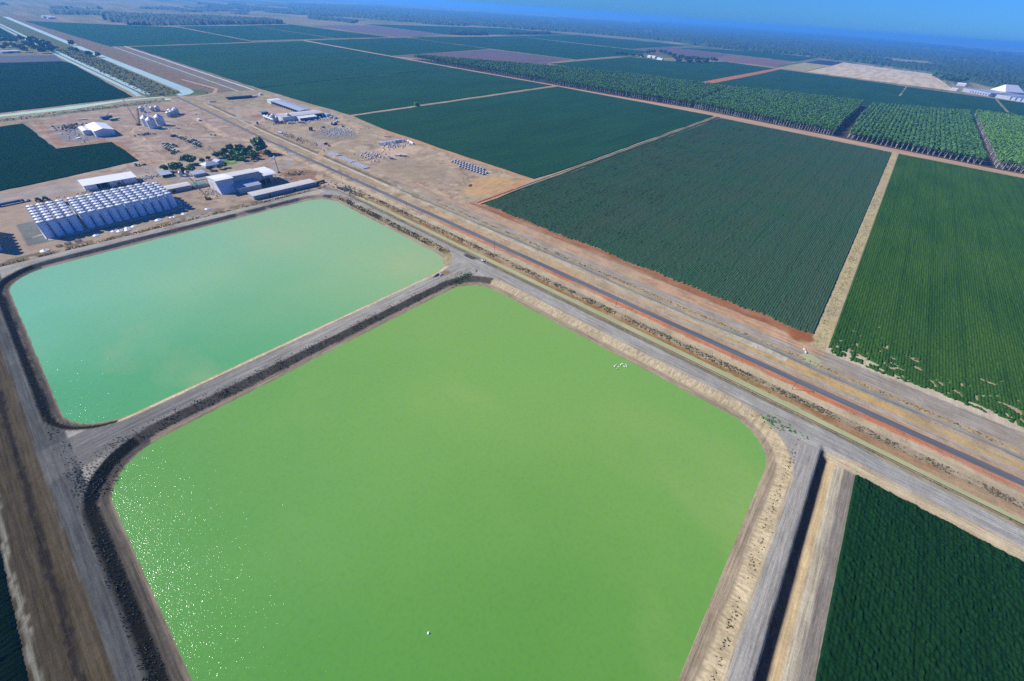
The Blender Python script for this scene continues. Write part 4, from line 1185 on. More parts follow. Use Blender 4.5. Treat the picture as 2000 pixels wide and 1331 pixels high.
skillion("machinery_shed", "long open-fronted machinery shed with a white roof behind the tank block", 42.5, 94.0, 701.5, 722, 6.2, 7.6, M['wall_white'], M['roof_white'], posts=8, closed=((43, 54), (66, 79), (80, 93.5)), over=1.0)
gable("low_shed", "low long shed with a cream roof right behind the tank block", 107, 133, 635.5, 650, 4.6, 5.4, M['wall_grey'], M['roof_cream'], 'x', .6, doors=((112, 116, '-y', 3),))
gable("green_roof_shed", "low green-roofed lean-to beside the big processing shed", 136, 150.5, 634, 646, 3.2, 3.7, M['wall_grey'], M['green_roof'], 'x', .4)
gable("flat_grey_shed", "flat grey-roofed shed behind the green roof", 150, 165, 678, 693, 3.2, 3.7, M['wall_grey'], M['roof_grey'], 'x', .4)
# big shed
e = thing("processing_shed", "very large grey shed with a white and cream roof and sloping lower hood", "shed", (0, 0, 0))
MB().xprism([(591.5, 0), (627, 0), (627, 12.5), (603.5, 15.6), (601, 15.2)], 151.5, 171).out("west_wall", M['wall_white'], e)
MB().xprism([(600, 0), (627.5, 0), (627.5, 12.5), (603.5, 15.4), (601, 15.0)], 171.2, 205).out("main_wall", M['wall_grey'], e)
MB().xprism([(582, 0), (599.9, 0), (599.9, 8.6), (582.5, 6.2)], 168.5, 196).out("lean_to", M['wall_grey'], e)
MB().xprism([(581.2, 6.0), (600.0, 8.8), (600.0, 9.1), (581.2, 6.3)], 168, 196.6).out("hood_roof", M['roof_grey'], e)
MB().xprism([(594, 15.9), (602.2, 15.95), (628.5, 12.6), (628.5, 12.95), (602.2, 16.35), (594, 16.25)][::1], 150.8, 171.3).out("white_roof", M['roof_white'], e)
MB().xprism([(600.4, 15.6), (603, 15.7), (628.5, 12.5), (628.5, 12.85), (603, 16.1), (600.4, 15.95)], 171.5, 205.5).out("cream_roof", M['roof_cream'], e)
MB().box(205.2, 221, 603, 626, 0, 11.2).out("east_wall", M['wall_grey'], e)
mb = MB().xprism([(592, 11.4), (596, 12.2), (606, 12.8), (628, 11.6), (628, 12.0), (606, 13.2), (596, 12.6), (592, 11.8)], 205.8, 223); mb.out("curved_roof", M['roof_white'], e)
for k, xx in enumerate((206.5, 213.5, 221)): MB().box(xx-.2, xx+.2, 592.6, 593, 0, 11.4).out("post", M['galv'], e)
for xx in (177, 184.5, 192): MB().box(xx-.12, xx+.12, 581.75, 582.0, .2, 6.1).out("gutter_strip", M['roof_white'], e)
MB().box(199, 216, 599.6, 602.5, 0, 4.5).out("dark_bay", M['dark'], e)
gable("long_low_shed", "long narrow cream-roofed shed along the upper pond bank", 172.5, 252.5, 551, 566.5, 4.6, 5.0, M['wall_grey'], M['roof_cream'], 'x', .5, doors=((190, 193, '-y', 2.4), (222, 225, '-y', 2.4)))
# house
e = thing("farm_house", "grey hip-roofed farmhouse in the garden", "house", (183, 716, 0), .12)
MB().box(-9, 9, -8, 8, 0, 2.9).out("wall", M['wall_white'], e)
MB().add([(-10, -9, 2.8), (10, -9, 2.8), (10, 9, 2.8), (-10, 9, 2.8), (-3, 0, 6.0), (4, 0, 6.0)], [(0, 1, 5, 4), (1, 2, 5), (2, 3, 4, 5), (3, 0, 4), (0, 3, 2, 1)]).out("roof", M['roof_grey'], e)
MB().box(-8.5, -2, -9.6, -8.9, 0, 2.4).out("verandah", M['dark'], e)
for xx in (1, 5): MB().box(xx, xx+1.6, -8.08, -7.9, 1, 2.2).out("window", M['glass'], e)
e = thing("house_extension", "small grey gabled wing right behind the farmhouse", "house", (197, 723, 0), .12)
MB().yprism([(-5, 0), (5, 0), (5, 2.8), (0, 4.6), (-5, 2.8)], -6, 6).out("wall", M['wall_white'], e)
MB().yprism([(-5.6, 2.7), (0, 4.8), (5.6, 2.7), (5.6, 2.95), (0, 5.05), (-5.6, 2.95)], -6.5, 6.5).out("roof", M['roof_grey'], e)
skillion("carport", "open grey-roofed carport at the end of the scrap row", 120.5, 132, 700, 716, 3.2, 4.0, M['wall_grey'], M['roof_grey'], posts=4)
MB().box(140, 262, 663.6, 664.0, 0, 1.5).out("garden_fence", M['wood'], label="long dark fence between the garden and the shed drive", cat="fence") if False else None


# ---------------------------------------------------------------- silos
def cone_silo(label, x, y, r, hw, hc, m=M['wall_white'], ladder=True, group=None, name="cone_silo"):
    e = thing(name, label, "silo", (x, y, 0), group=group)
    MB().lathe([(r, 0), (r, hw)], 28).out("shell", m or M['tank'], e)
    MB().lathe([(r+.15, hw-.1), (r+.15, hw+.05), (.8, hw+hc), (.8, hw+hc+.5), (.01, hw+hc+.7)], 24).out("roof_cone", M['lid'], e)
    if ladder: MB().box(r-.05, r+.3, -.3, .3, .3, hw).out("ladder", M['galv'], e)
    return e


GS = "white cone-roofed silos in the machinery yard"
cone_silo("white cone-roofed silo standing nearest the front of the trio", 190.5, 986.5, 6.6, 13.2, 4.6, group=GS)
cone_silo("white cone-roofed silo at the right of the trio", 207.5, 1003, 6.6, 13.2, 4.6, group=GS)
cone_silo("white cone-roofed silo half hidden behind the front one", 188, 1005, 6.6, 13.2, 4.6, group=GS)
e = thing("elevator_tower", "slender lattice grain elevator tower rising between the white silos", "tower", (197, 1000, 0))
mb = MB()
for sx0, sy0 in ((-1, -1), (1, -1), (1, 1), (-1, 1)):
    mb.tube((sx0*2.2, sy0*2.2, 0), (sx0*.7, sy0*.7, 32), .16, n=4)
for k in range(10):
    z = k*3.2; w0 = 2.2-1.5*z/32; w1 = 2.2-1.5*(z+3.2)/32
    for (a, b) in (((-1, -1), (1, -1)), ((1, -1), (1, 1)), ((1, 1), (-1, 1)), ((-1, 1), (-1, -1))):
        mb.tube((a[0]*w0, a[1]*w0, z), (b[0]*w1, b[1]*w1, z+3.2), .09, n=4)
mb.out("lattice", M['white'], e)
MB().box(-1.4, 1.4, -1.4, 1.4, 31.5, 33.5).out("head_house", M['white'], e)
MB().tube((0, 0, 31), (-6, -12, 18.6), .3).out("spout", M['white'], e)
MB().tube((0, 0, 31), (10, 3, 18.6), .3).out("spout", M['white'], e)
MB().tube((0, 0, 31), (-9, 5, 18.6), .3).out("spout", M['white'], e)
GC = "corrugated silos at the back of the machinery yard"
for i, (x, y, r, h, lb) in enumerate([(238, 1062, 4.2, 7.5, "corrugated grey silo at the left end of the row of five"), (245, 1068, 4.2, 7.8, "second corrugated silo of the row of five"), (252, 1075, 4.2, 8.4, "third corrugated silo of the row of five"), (257, 1084, 4.6, 9.2, "fourth corrugated silo, with the pale domed top"), (247, 1082, 4.2, 8, "corrugated silo hidden at the back of the row of five"),
                                   (214, 1131, 4.4, 8, "lone corrugated silo with a white cap at the canal side"), (230, 1129, 3.4, 6.5, "small dark corrugated silo, left of a pair"), (238, 1127, 3.8, 7.5, "dark corrugated silo, right of a pair")]):
    cone_silo(lb, x, y, r, h, 2.2, M['galv'], False, GC)
cone_silo("small grey silo beside the garden trees, left of two", 139.6, 692.6, 2.0, 5.4, 1.0, M['galv'], False, "two small garden silos")
cone_silo("small grey silo beside the garden trees, right of two", 146.0, 690.4, 1.9, 4.8, 1.0, M['galv'], False, "two small garden silos")
GG2 = "silos at the gin yard"
for i, (x, y, r, h, lb) in enumerate([(372, 921, 3.6, 12.5, "tall grey silo at the corner of the gin yard"), (401, 920, 3.2, 11, "single grey silo standing in front of the long cream roof"), (372, 931, 3.2, 8, "pale silo behind the tall corner silo"), (371, 941, 3.2, 8, "pale silo at the far end of the corner group"), (380, 925, 2.6, 7, "short pale silo beside the corner group"),
                                  (369, 950, 3.0, 6.5, "low pale silo at the back of the corner group")]):
    cone_silo(lb, x, y, r, h, 1.8, M['galv'], False, GG2)
e = thing("pipe_rack", "pale pipework and frames tangled round the corner silos", "pipework", (366, 935, 0))
mb = MB()
for k in range(7):
    y = -20+k*6.5; mb.box(-1, -.7, y, y+.3, 0, 6); mb.box(3, 3.3, y, y+.3, 0, 7); mb.box(-1, 3.3, y, y+.3, 5.5, 5.8)
mb.out("frame", M['white'], e)
mb = MB()
for k in range(3): mb.tube((-.5+k*1.4, -20, 6.2), (-.5+k*1.4, 20, 6.2+k*.5), .28)
mb.out("pipes", M['galv'], e)

# white gabled shed of the NW yard
e = gable("white_gabled_shed", "white gabled shed with blue shaded side and long shadow", 108, 133.5, 968, 1022, 8.2, 11.2, M['wall_white'], M['roof_white'], 'y', .8)
e = gable("shed_annex", "lower white annex joined on the left of the gabled shed", 97.5, 107.7, 990, 1022, 6.2, 7.2, M['wall_white'], M['roof_white'], 'y', .5)
# NE gin complex
e = thing("long_open_shed", "very long open shed with a blue-grey roof along the field edge", "shed", (456, 1020, 0))
MB().box(12.6, 12.9, -62, 66, 0, 6.0).out("back_wall", M['wall_grey'], e)
MB().add([(-14, -63, 6.6), (-14, 67, 6.6), (14, 67, 6.3), (14, -63, 6.3), (0, -63, 8.2), (0, 67, 8.2)], [(0, 4, 5, 1), (4, 3, 2, 5), (0, 1, 2, 3), (0, 3, 4), (1, 5, 2)]).out("roof", M['roof_grey'], e)
MB().box(-13, 12, 66.2, 84, 0, 6.5).out("white_end", M['wall_white'], e)
MB().box(-13.6, 12.6, 66.1, 84.6, 6.55, 6.9).out("end_roof", M['roof_white'], e)
for k in range(14): MB().box(-13.2, -12.8, -61+k*9.6, -60.6+k*9.6, 0, 6.6).out("post", M['galv'], e)
MB().box(-6, 11, -60, 64, 0, 3.2).out("stored_goods", M['dark'], e)
gable("gin_building", "big gin building with a cream-white roof beside the corner silos", 386, 471, 913, 944, 7.8, 9.6, M['wall_white'], M['roof_cream'], 'x', .8, doors=((455, 468, '-y', 6),))
skillion("gin_verandah", "lower white-roofed loading bay on the front of the gin building", 413, 449, 898, 912.3, 5.6, 7.0, M['wall_white'], M['roof_white'], posts=6)
gable("teal_shed", "small open shed with a teal green roof", 380, 394, 993, 1008, 4.2, 4.8, M['wall_grey'], M['teal_roof'], 'x', .4, doors=((381, 393, '-y', 3.6),))
gable("gin_annex", "blue-grey annex at the right end of the gin building", 472.5, 482, 902, 922, 5.2, 5.8, M['wall_grey'], M['roof_grey'], 'y', .3)


# ---------------------------------------------------------------- vehicles and machines
def ute(label, x, y, rz, body, group=None, name="parked_car"):
    e = thing(name, label, "car", (x, y, 0), rz, group)
    MB().box(-2.4, 2.4, -.9, .9, .45, 1.15).out("body", body, e)
    MB().add([(-.7, -.85, 1.15), (1.3, -.85, 1.15), (1.3, .85, 1.15), (-.7, .85, 1.15), (-.3, -.75, 1.75), (.9, -.75, 1.75), (.9, .75, 1.75), (-.3, .75, 1.75)],
             [(4, 5, 6, 7), (0, 1, 5, 4), (1, 2, 6, 5), (2, 3, 7, 6), (3, 0, 4, 7)]).out("cabin", M['glass'], e)
    MB().box(-.28, .88, -.74, .74, 1.76, 1.82).out("roof", body, e)
    for sx0 in (-1.5, 1.5):
        for sy0 in (-.9, .9): MB().tube((sx0, sy0-.12, .38), (sx0, sy0+.12, .38), .38, n=10).out("wheel", M['black'], e)
    return e


def tractor(label, x, y, rz, m, group=None, name="tractor", s=1.0):
    e = thing(name, label, "tractor", (x, y, 0), rz, group); e.scale = (s, s, s)
    MB().box(0, 2.6, -.6, .6, .9, 1.9).out("bonnet", m, e)
    MB().box(-1.5, .0, -.9, .9, 1.0, 1.6).out("body", m, e)
    MB().box(-1.4, -.05, -.8, .8, 1.62, 2.8).out("cab", M['glass'], e)
    MB().box(-1.6, .1, -.95, .95, 2.82, 2.95).out("cab_roof", m, e)
    for sy0 in (-1.15, 1.15):
        MB().tube((-1, sy0-.25, .9), (-1, sy0+.25, .9), .9, n=12).out("rear_wheel", M['black'], e)
        MB().tube((2, sy0*.85-.18, .55), (2, sy0*.85+.18, .55), .55, n=10).out("front_wheel", M['black'], e)
    return e


def truck(label, x, y, rz, cabm, loadm, L=11, name="truck", group=None, tank=False):
    e = thing(name, label, "truck", (x, y, 0), rz, group)
    MB().box(L/2-2.2, L/2, -1.2, 1.2, .7, 3.0).out("cab", cabm, e)
    MB().box(L/2-.03, L/2+.04, -1, 1, 1.9, 2.7).out("windscreen", M['glass'], e)
    MB().box(-L/2, L/2-2.4, -1.1, 1.1, .75, 1.0).out("chassis", M['black'], e)
    if tank: MB().xprism([(1.25*math.cos(a*math.pi/6), 2.35+1.25*math.sin(a*math.pi/6)) for a in range(12)], -L/2, L/2-2.6).out("tank_body", loadm, e)
    else: MB().box(-L/2, L/2-2.6, -1.25, 1.25, 1.02, 3.1).out("load_body", loadm, e)
    for xx in (L/2-1, -L/2+1, -L/2+2.3):
        for sy0 in (-1.1, 1.1): MB().tube((xx, sy0-.2, .5), (xx, sy0+.2, .5), .5, n=10).out("wheel", M['black'], e)
    return e


def container(label, x, y, rz, m, L=12, w=2.5, h=2.7, name="shipping_container", group=None, cat="container"):
    e = thing(name, label, cat, (x, y, 0), rz, group)
    MB().box(-L/2, L/2, -w/2, w/2, .1, h).out("body", m, e)
    mb = MB()
    for sx0 in (-1, 1):
        for sy0 in (-1, 1): mb.box(sx0*L/2-.12, sx0*L/2+.12, sy0*w/2-.12, sy0*w/2+.12, 0, h+.08)
    mb.out("frame", M['galv'], e)
    MB().box(L/2+.01, L/2+.07, -w/2+.15, w/2-.15, .25, h-.15).out("door", M['dark'], e)
    return e


truck("long dark blue truck parked left of the tank block", -22, 703.5, .1, M['blue'], M['blue'], 22)
ute("blue pickup at the front of the dark blue truck", -8, 703, 1.2, M['blue'])
tractor("dark green tractor parked left of its twin, above the tank block", -.5, 697, 1.3, M['green_mach'], s=1.5)
tractor("dark green tractor parked right of its twin, above the tank block", 5.5, 697, 1.3, M['green_mach'], s=1.5)
tractor("green tractor just behind the back row of tanks", 20, 665, .5, M['green_mach'], s=1.3)
tractor("small green tractor under the open machinery shed front", 75, 699, -1.57, M['green_mach'], s=1.4)
tractor("pale green tractor on the yard track beside the left crop", 111.5, 773.5, .2, M['white'], s=1.4)
container("dark low trailer behind the pale tractor on the yard track", 119, 772, .3, M['dark'], 5, 2.2, 1.3, "trailer", cat="trailer")
truck("dark truck trailer parked at the end of the long low shed", 262, 556, .1, M['dark'], M['wood'], 12, "truck_trailer")
container("brown shipping container at the head of the machinery rows", 197, 909, .2, M['rust'], 8, 3, 3)
truck("white delivery truck on the track by the main road", 269, 1005, 1.4, M['white'], M['white'], 12)
ute("white car parked beside the road above the white truck", 281.5, 1058, 1.2, M['white'])
rr = random.Random(5)
rowp = [(200, 898), (202, 892), (203, 885), (204, 878), (204, 871), (203, 864), (204, 857), (206, 850), (207, 843), (206, 835)]
kinds = ['green_mach', 'white', 'green_mach', 'yellow', 'green_mach', 'white', 'green_mach', 'green_mach', 'white', 'green_mach']
for i, (x, y) in enumerate(rowp):
    tractor("%s farm machine, %s from the brown container in the first parked row" % ({'green_mach': 'green', 'white': 'white', 'yellow': 'yellow'}[kinds[i]], ordn[i]), x, y, rr.uniform(0, 3), M[kinds[i]], "first row of parked farm machines", "farm_machine", 1.2)
for i, (x, y) in enumerate([(212, 867), (213, 860), (212, 853), (213, 846), (210, 839), (209, 830), (206, 822)]):
    m_ = ['white', 'green_mach', 'blue', 'green_mach', 'white', 'white', 'green_mach'][i]
    tractor("%s farm machine, %s from the top of the second parked row" % ({'green_mach': 'green', 'white': 'white', 'blue': 'blue'}[m_], ordn[i]), x, y, rr.uniform(0, 3), M[m_], "second row of parked farm machines", "farm_machine", 1.2)
for i, (x, y) in enumerate([(171, 866), (175, 861), (168, 852), (174, 850), (180, 852), (166, 841), (173, 840), (180, 842), (166, 833), (166, 825), (171, 820), (168, 811), (164, 805), (173, 812)]):
    m_ = ['white', 'green_mach', 'white', 'green_mach', 'green_mach', 'white', 'white', 'green_mach', 'green_mach', 'green_mach', 'white', 'green_mach', 'green_mach', 'white'][i]
    tractor("%s implement, %s in the loose cluster between the garden trees and the crop" % ({'green_mach': 'green', 'white': 'white'}[m_], ordn[i]), x, y, rr.uniform(0, 3), M[m_], "loose cluster of farm implements", "farm_implement", 1.15)
for i, (x, y, lb) in enumerate([(246, 886, "blue-grey car standing alone near the tyre tracks"), (250, 880, "dark car next to the blue-grey car by the tyre tracks")]):
    ute(lb, x, y, .8, M['blue'] if i else M['galv'])
truck("white truck near the silos on the gin yard side of the drain", 341, 832, 1.9, M['white'], M['white'], 9)
ute("white pickup beside the white truck near the drain", 339, 818, 1.5, M['white'])
truck("long white tanker parked in front of the gin building, left of two", 391, 890, -.7, M['white'], M['white'], 13, "tanker_truck", tank=True)
truck("long white tanker parked in front of the gin building, right of two", 409, 886, -.7, M['white'], M['white'], 13, "tanker_truck", tank=True)
container("tall black skip standing on end in the gin yard", 394, 823, .4, M['black'], 5, 4, 5.5, "waste_skip", cat="skip")
container("blue-black skip in the middle of the scrap area", 422, 829, .4, M['blue'], 5, 3, 2.6, "waste_skip", cat="skip")
container("dark upright bin beside the drain at the gin yard corner", 339, 919, .2, M['dark'], 2.4, 2.4, 4.5, "waste_bin", cat="bin")
for i, (x, y, m_, lb) in enumerate([(450, 846, 'blue', "blue container in the pile at the edge of the scrap area"), (459, 850, 'white', "white container behind the blue one at the scrap area"), (452, 838, 'dark', "dark container next to the pile at the scrap area"), (468, 858, 'white', "long white container nearest the field edge"), (456, 818, 'green_mach', "green container at the corner of the scrap area")]):
    container(lb, x, y, rr.uniform(-.4, 1.2), M[m_], rr.choice((6, 9, 12)))
for i, (x, y, m_, lb) in enumerate([(446, 903, 'white', "white tank trailer in front of the gin annex"), (458, 906, 'galv', "silver vessel beside the gin annex"), (476, 893, 'white', "white box trailer right of the gin annex"), (482, 885, 'galv', "silver box trailer behind the white one"), (484, 905, 'white', "white plant unit at the field corner")]):
    container(lb, x, y, rr.uniform(0, 1.5), M[m_], 6, 2.6, 3, "plant_trailer", cat="trailer")
truck("white car carrier below the yard bend", 365, 722, 2.2, M['white'], M['dark'], 7)
ute("dark car just below the white carrier", 364, 708, 2.2, M['blue'])
ute("white car on the canal bend, left of two", 401.5, 1353, .3, M['white']); ute("white car on the canal bend, right of two", 407, 1344, 1.3, M['white'])
ute("dark car on the yard ground below the canal bend", 381, 1281, 1.0, M['dark'])
truck("white truck parked on the dark coal-coloured patch", 352, 1168, -.2, M['white'], M['white'], 12)
gable("white_hut", "tiny white hut on posts near the top corner of the gin yard", 469, 475, 1200, 1207, 3.4, 4, M['wall_white'], M['roof_white'], 'x', .4)
w0 = None
for i in range(11):
    x = 390+i*5.0; y = 1182+rr.uniform(-1, 1)-(i-5)*.2
    lb = "dark wrapped module in the row by the upper gin yard, %s from the left" % ordn[i]
    if w0 is None:
        w0 = thing("wrapped_module", lb, "bale", (x, y, 0), group="row of dark wrapped modules")
        MB().xprism([(7*math.cos(a*math.pi/5)/1.1, 2.4+2.4*math.sin(a*math.pi/5)) for a in range(10)], -2.2, 2.2).out("wrap", M['wrap_dark'], w0)
        MB().box(-2.3, 2.3, -6.5, 6.5, 0, .4).out("tray", M['galv'], w0)
    else: copy_tree(w0, (x, y, 0), 0, lb)
container("white trailer at the right end of the dark wrapped modules", 449, 1182, .2, M['white'], 9, 3, 3.5, "box_trailer", cat="trailer")
# green harvester on the far track
e = thing("harvester", "green harvester driving along the pale track between two crops", "harvester", (709, 903, 0), 0)
MB().box(-5, 4, -2.5, 2.5, 1.6, 5.2).out("body", M['green_mach'], e); MB().box(4.1, 6.6, -1.8, 1.8, 2.0, 4.8).out("cab", M['glass'], e)
MB().box(5, 7.5, -5, 5, .3, 1.6).out("header", M['green_mach'], e); MB().box(-5, 3, -2.2, 2.2, 5.25, 7.2).out("basket", M['leaf3'], e)
for xx in (-3.5, 3.2):
    for sy0 in (-2.6, 2.6): MB().tube((xx, sy0-.4, 1.1), (xx, sy0+.4, 1.1), 1.1, n=12).out("wheel", M['black'], e)

# white modules and containers of the stone yard
GM = "white wrapped modules in the stone yard"; w1 = None
for i in range(8):
    x = 437+i*6.5; y = 664-.3*i; lb = "white wrapped module in the angled row of the stone yard, %s from the left" % ordn[i]
    if w1 is None:
        w1 = thing("white_module", lb, "bale", (x, y, 0), .5, GM)
        MB().xprism([(4.2*math.cos(a*math.pi/5), 2.2+2.3*math.sin(a*math.pi/5)) for a in range(10)], -1.9, 1.9).out("wrap", M['tarp'], w1)
        MB().box(-2, 2, -3.6, 3.6, 0, .35).out("tray", M['galv'], w1)
    else: copy_tree(w1, (x, y, 0), .5+rr.uniform(-.2, .2), lb)
container("white container at the field edge of the stone yard", 486, 642, 1.35, M['white'], 14); container("second white container touching the field edge", 488, 653, 1.1, M['white'], 7)
truck("white truck standing in the middle of the stone yard", 425, 588, -1.0, M['white'], M['white'], 14)
container("white box beside the white truck in the stone yard", 419, 594, -1.0, M['white'], 8)
truck("small white truck by itself left of the stone yard truck", 402, 586, -.9, M['white'], M['galv'], 7)
container("rusty trailer frame near the field edge above the modules", 478, 702, -.9, M['rust'], 11, 2.4, .9, "flat_trailer", cat="trailer")
container("rusty low trailer at the back of the orange clearing", 411, 417, .6, M['wood'], 9, 3, .9, "flat_trailer", cat="trailer")


def rubble(label, cx, cy, rx, ry, n, m, s0, s1, seed, name="rubble"):
    r = np.random.RandomState(seed); T = []
    for k in range(4):
        b = MB().ell((0, 0, .3), (1, .8, .6), 6, 4); v = np.array(b.v)*(1+r.uniform(-.3, .3, (len(b.v), 1)))
        f4 = np.array([q for q in b.f if len(q) == 4]); T.append((v, f4))
    p = np.stack([r.normal(cx, rx, n), r.normal(cy, ry, n)], 1)
    v, f = scatter(T, p, r.uniform(s0, s1, n), r.uniform(0, 6.28, n))
    return link(name, mesh_np(name, v, f), m, label=label, cat="rubble", kind="stuff")


rubble("pale rock rubble along the front of the stone yard", 388, 618, 11, 12, 170, M['rubble'], .5, 1.7, 1)
rubble("dark scrap scattered over the gin yard dump", 430, 788, 17, 20, 420, M['grey_bag'], .4, 1.4, 2)
rubble("pink stone heaps at the back of the stone yard", 452, 642, 14, 7, 120, M['rubble'], .6, 2.0, 3)
rubble("scrap metal pieces on the verge between drain and yard", 346, 775, 5, 40, 160, M['rust'], .4, 1.2, 4)
rubble("junk heaped beside the crane and big shed", 146, 606, 5, 7, 90, M['rubble'], .4, 1.1, 5)
rubble("discarded parts between open shed and garden", 110, 712, 7, 5, 110, M['rubble'], .4, 1.3, 6)
rubble("scrap at the right end of the tank block", 105, 596, 3, 12, 60, M['tarp'], .5, 1.4, 7)
rubble("dark scrap lines in the left yard beside the gabled shed", 94, 1062, 9, 12, 90, M['wood'], .7, 2.2, 8)
rubble("machine scrap in the open ground of the left yard", 166, 946, 6, 4, 40, M['wood'], .7, 1.8, 9)
rubble("white and dark debris beside the pond track junction", 262, 252, 3.2, 3.5, 60, M['rubble'], .3, 1.0, 10)
rubble("burnt scrap edge of the pond track junction", 259, 262, 1.5, 6, 60, M['black'], .3, .8, 11)
rubble("rust coloured scrap at the yard side of the garden drive", 256, 612, 8, 5, 70, M['wood'], .4, 1.2, 12)
rubble("white offcuts behind the big shed entrance", 232, 596, 8, 5, 60, M['rubble'], .4, 1.3, 13)
rubble("dirt clods round the excavated pool by the upper pond corner", 276, 512, 5, 14, 120, M['weed_dry'], .4, 1.3, 14)

rubble("pale clutter beside the open machinery shed", 60, 697, 22, 2, 50, M['rubble'], .4, 1.2, 21)
rubble("white scraps along the front of the gin building", 430, 893, 22, 4, 110, M['tarp'], .5, 1.8, 22)
rubble("dark odds and ends around the gin silos", 378, 905, 9, 5, 60, M['wood'], .5, 1.6, 23)
rubble("pale clutter behind the long open shed end", 480, 905, 6, 16, 60, M['tarp'], .5, 1.8, 24)
rubble("white offcuts strewn in the left yard", 92, 1000, 9, 22, 60, M['rubble'], .5, 1.5, 25)
rubble("implement parts in the machinery rows", 208, 845, 5, 30, 90, M['wood'], .4, 1.2, 26)
rubble("small debris round the white silos", 200, 985, 22, 10, 60, M['rubble'], .4, 1.2, 27)
# pale concrete trough sections in three groups
p0 = None
for g in range(3):
    n = (10, 12, 12)[g]; y0 = (678, 640, 603)[g]
    for i in range(n):
        y = y0-i*2.85
        lb = "pale concrete trough section, number %d of the %s stack beside the drain" % (i+1, ("upper left", "middle", "lower right")[g])
        if p0 is None:
            p0 = thing("trough_section", lb, "concrete trough", (347, y, 0), -.12, "upper left stack of trough sections")
            MB().xprism([(-.85, 0), (.85, 0), (.85, 1.2), (.6, 1.2), (.6, .3), (-.6, .3), (-.6, 1.2), (-.85, 1.2)], -5, 5).out("trough", M['white'], p0)
        else: copy_tree(p0, (347-.05*(678-y)/2, y, 0), -.12, lb, ("upper left", "middle", "lower right")[g]+" stack of trough sections")
# grey bales in three ranks
g0 = None
for r in range(3):
    for i in range(13):
        if r == 0 and i > 10 or r == 2 and i < 4: continue
        x = 476-r*8.5+(.2*i); y = 516-i*6.2-r*1.5
        lb = "grey bulk bag in the %s rank at the field corner, number %d from the top" % (("far", "middle", "near")[r], i+1)
        if g0 is None:
            g0 = thing("bulk_bag", lb, "bag", (x, y, 0), .15, "ranks of grey bulk bags")
            MB().ell((0, 0, 1.15), (3.4, 1.5, 1.3), 10, 6).out("bag", M['grey_bag'], g0, True)
            MB().box(-2.6, 2.6, -1.2, 1.2, -.02, .2).out("pallet", M['wood'], g0)
        else: copy_tree(g0, (x, y, 0), .15+rr.uniform(-.15, .15), lb)

# dark heap of machinery and long auger in the left yard
e = thing("dark_machinery", "dark blue harvester with raised spout beside the left yard road", "harvester", (150, 1098, 0), .2)
MB().box(-8, 6, -4, 4, 1.2, 5).out("body", M['blue'], e); MB().box(6.1, 9, -2.5, 2.5, 1.5, 5).out("cab", M['dark'], e)
MB().tube((2, 2, 5), (11, 8, 8.5), .7).out("spout", M['roof_cream'], e)
for xx in (-5, 4):
    for sy0 in (-4.2, 4.2): MB().tube((xx, sy0-.5, 1.4), (xx, sy0+.5, 1.4), 1.4, n=12).out("wheel", M['black'], e)
container("green grain bin trailer beside the dark blue harvester", 156, 1080, .1, M['green_mach'], 11, 4, 3, "grain_bin", cat="trailer")
container("white long trailer in front of the green grain bin", 160, 1090, .1, M['white'], 14, 2, 2, "flat_trailer", cat="trailer")
container("white low trailer at the left of the yard behind the gabled shed", 118, 1112, -.1, M['white'], 13, 2.4, 1.3, "flat_trailer", cat="trailer")
container("white tray trailer left of the gabled shed annex", 86, 973, .4, M['white'], 6, 5, 1.2, "tray_trailer", cat="trailer")
e = thing("mobile_auger", "long dark lattice auger pointing across the canal from the left yard", "auger", (178, 1022, 0))
mb = MB()
for k in range(20):
    t0_, t1_ = k/20, (k+1)/20; A = Vector((0, 0, 1)); Bv = Vector((24, 168, 16)); p = A.lerp(Bv, t0_); q_ = A.lerp(Bv, t1_)
    for o_ in (Vector((-.9, 0, 0)), Vector((.9, 0, 0)), Vector((0, 0, 1.6))): mb.tube(p+o_, q_+o_, .22, n=4)
    mb.tube(p+Vector((-.9, 0, 0)), q_+Vector((.9, 0, 0)), .14, n=4); mb.tube(p+Vector((.9, 0, 0)), q_+Vector((0, 0, 1.6)), .14, n=4)
mb.out("boom", M['rust'], e)
MB().box(-3, 3, -4, 3, 0, 2.2).out("hopper", M['dark'], e)
MB().tube((9, 60, 0), (9.5, 64, 7), .4).out("strut", M['rust'], e)
# crane by the big shed
e = thing("mobile_crane", "yellow-brown mobile crane with a tall boom beside the big shed", "crane", (134, 588, 0))
MB().box(-3, 3, -1.6, 1.6, .8, 2.2).out("carrier", M['yellow'], e); MB().box(-2.6, -.6, -1.2, 1.2, 2.22, 3.6).out("cab", M['rust'], e)
mb = MB()
for k in range(12):
    A = Vector((0, 0, 2)); Bv = Vector((-5, 22, 24)); p = A.lerp(Bv, k/12); q_ = A.lerp(Bv, (k+1)/12)
    for o_ in (Vector((-.5, 0, 0)), Vector((.5, 0, 0)), Vector((0, 0, .8))): mb.tube(p+o_, q_+o_, .12, n=4)
    mb.tube(p+Vector((-.5, 0, 0)), q_+Vector((.5, 0, 0)), .08, n=4)
mb.out("boom", M['rust'], e)
for xx in (-2, 2):
    for sy0 in (-1.6, 1.6): MB().tube((xx, sy0-.25, .6), (xx, sy0+.25, .6), .6, n=10).out("wheel", M['black'], e)
e = thing("gantry_frame", "rusty steel gantry frame behind the mobile crane", "gantry", (143, 622, 0))
MB().box(-6, -5.6, -.2, .2, 0, 12).out("leg", M['rust'], e); MB().box(5.6, 6, -.2, .2, 0, 12).out("leg", M['rust'], e); MB().box(-6, 6, -.3, .3, 12, 12.6).out("beam", M['rust'], e)
e = thing("elevator_mast", "tall grey bucket elevator mast at the right end of the big shed", "tower", (240.3, 630, 0))
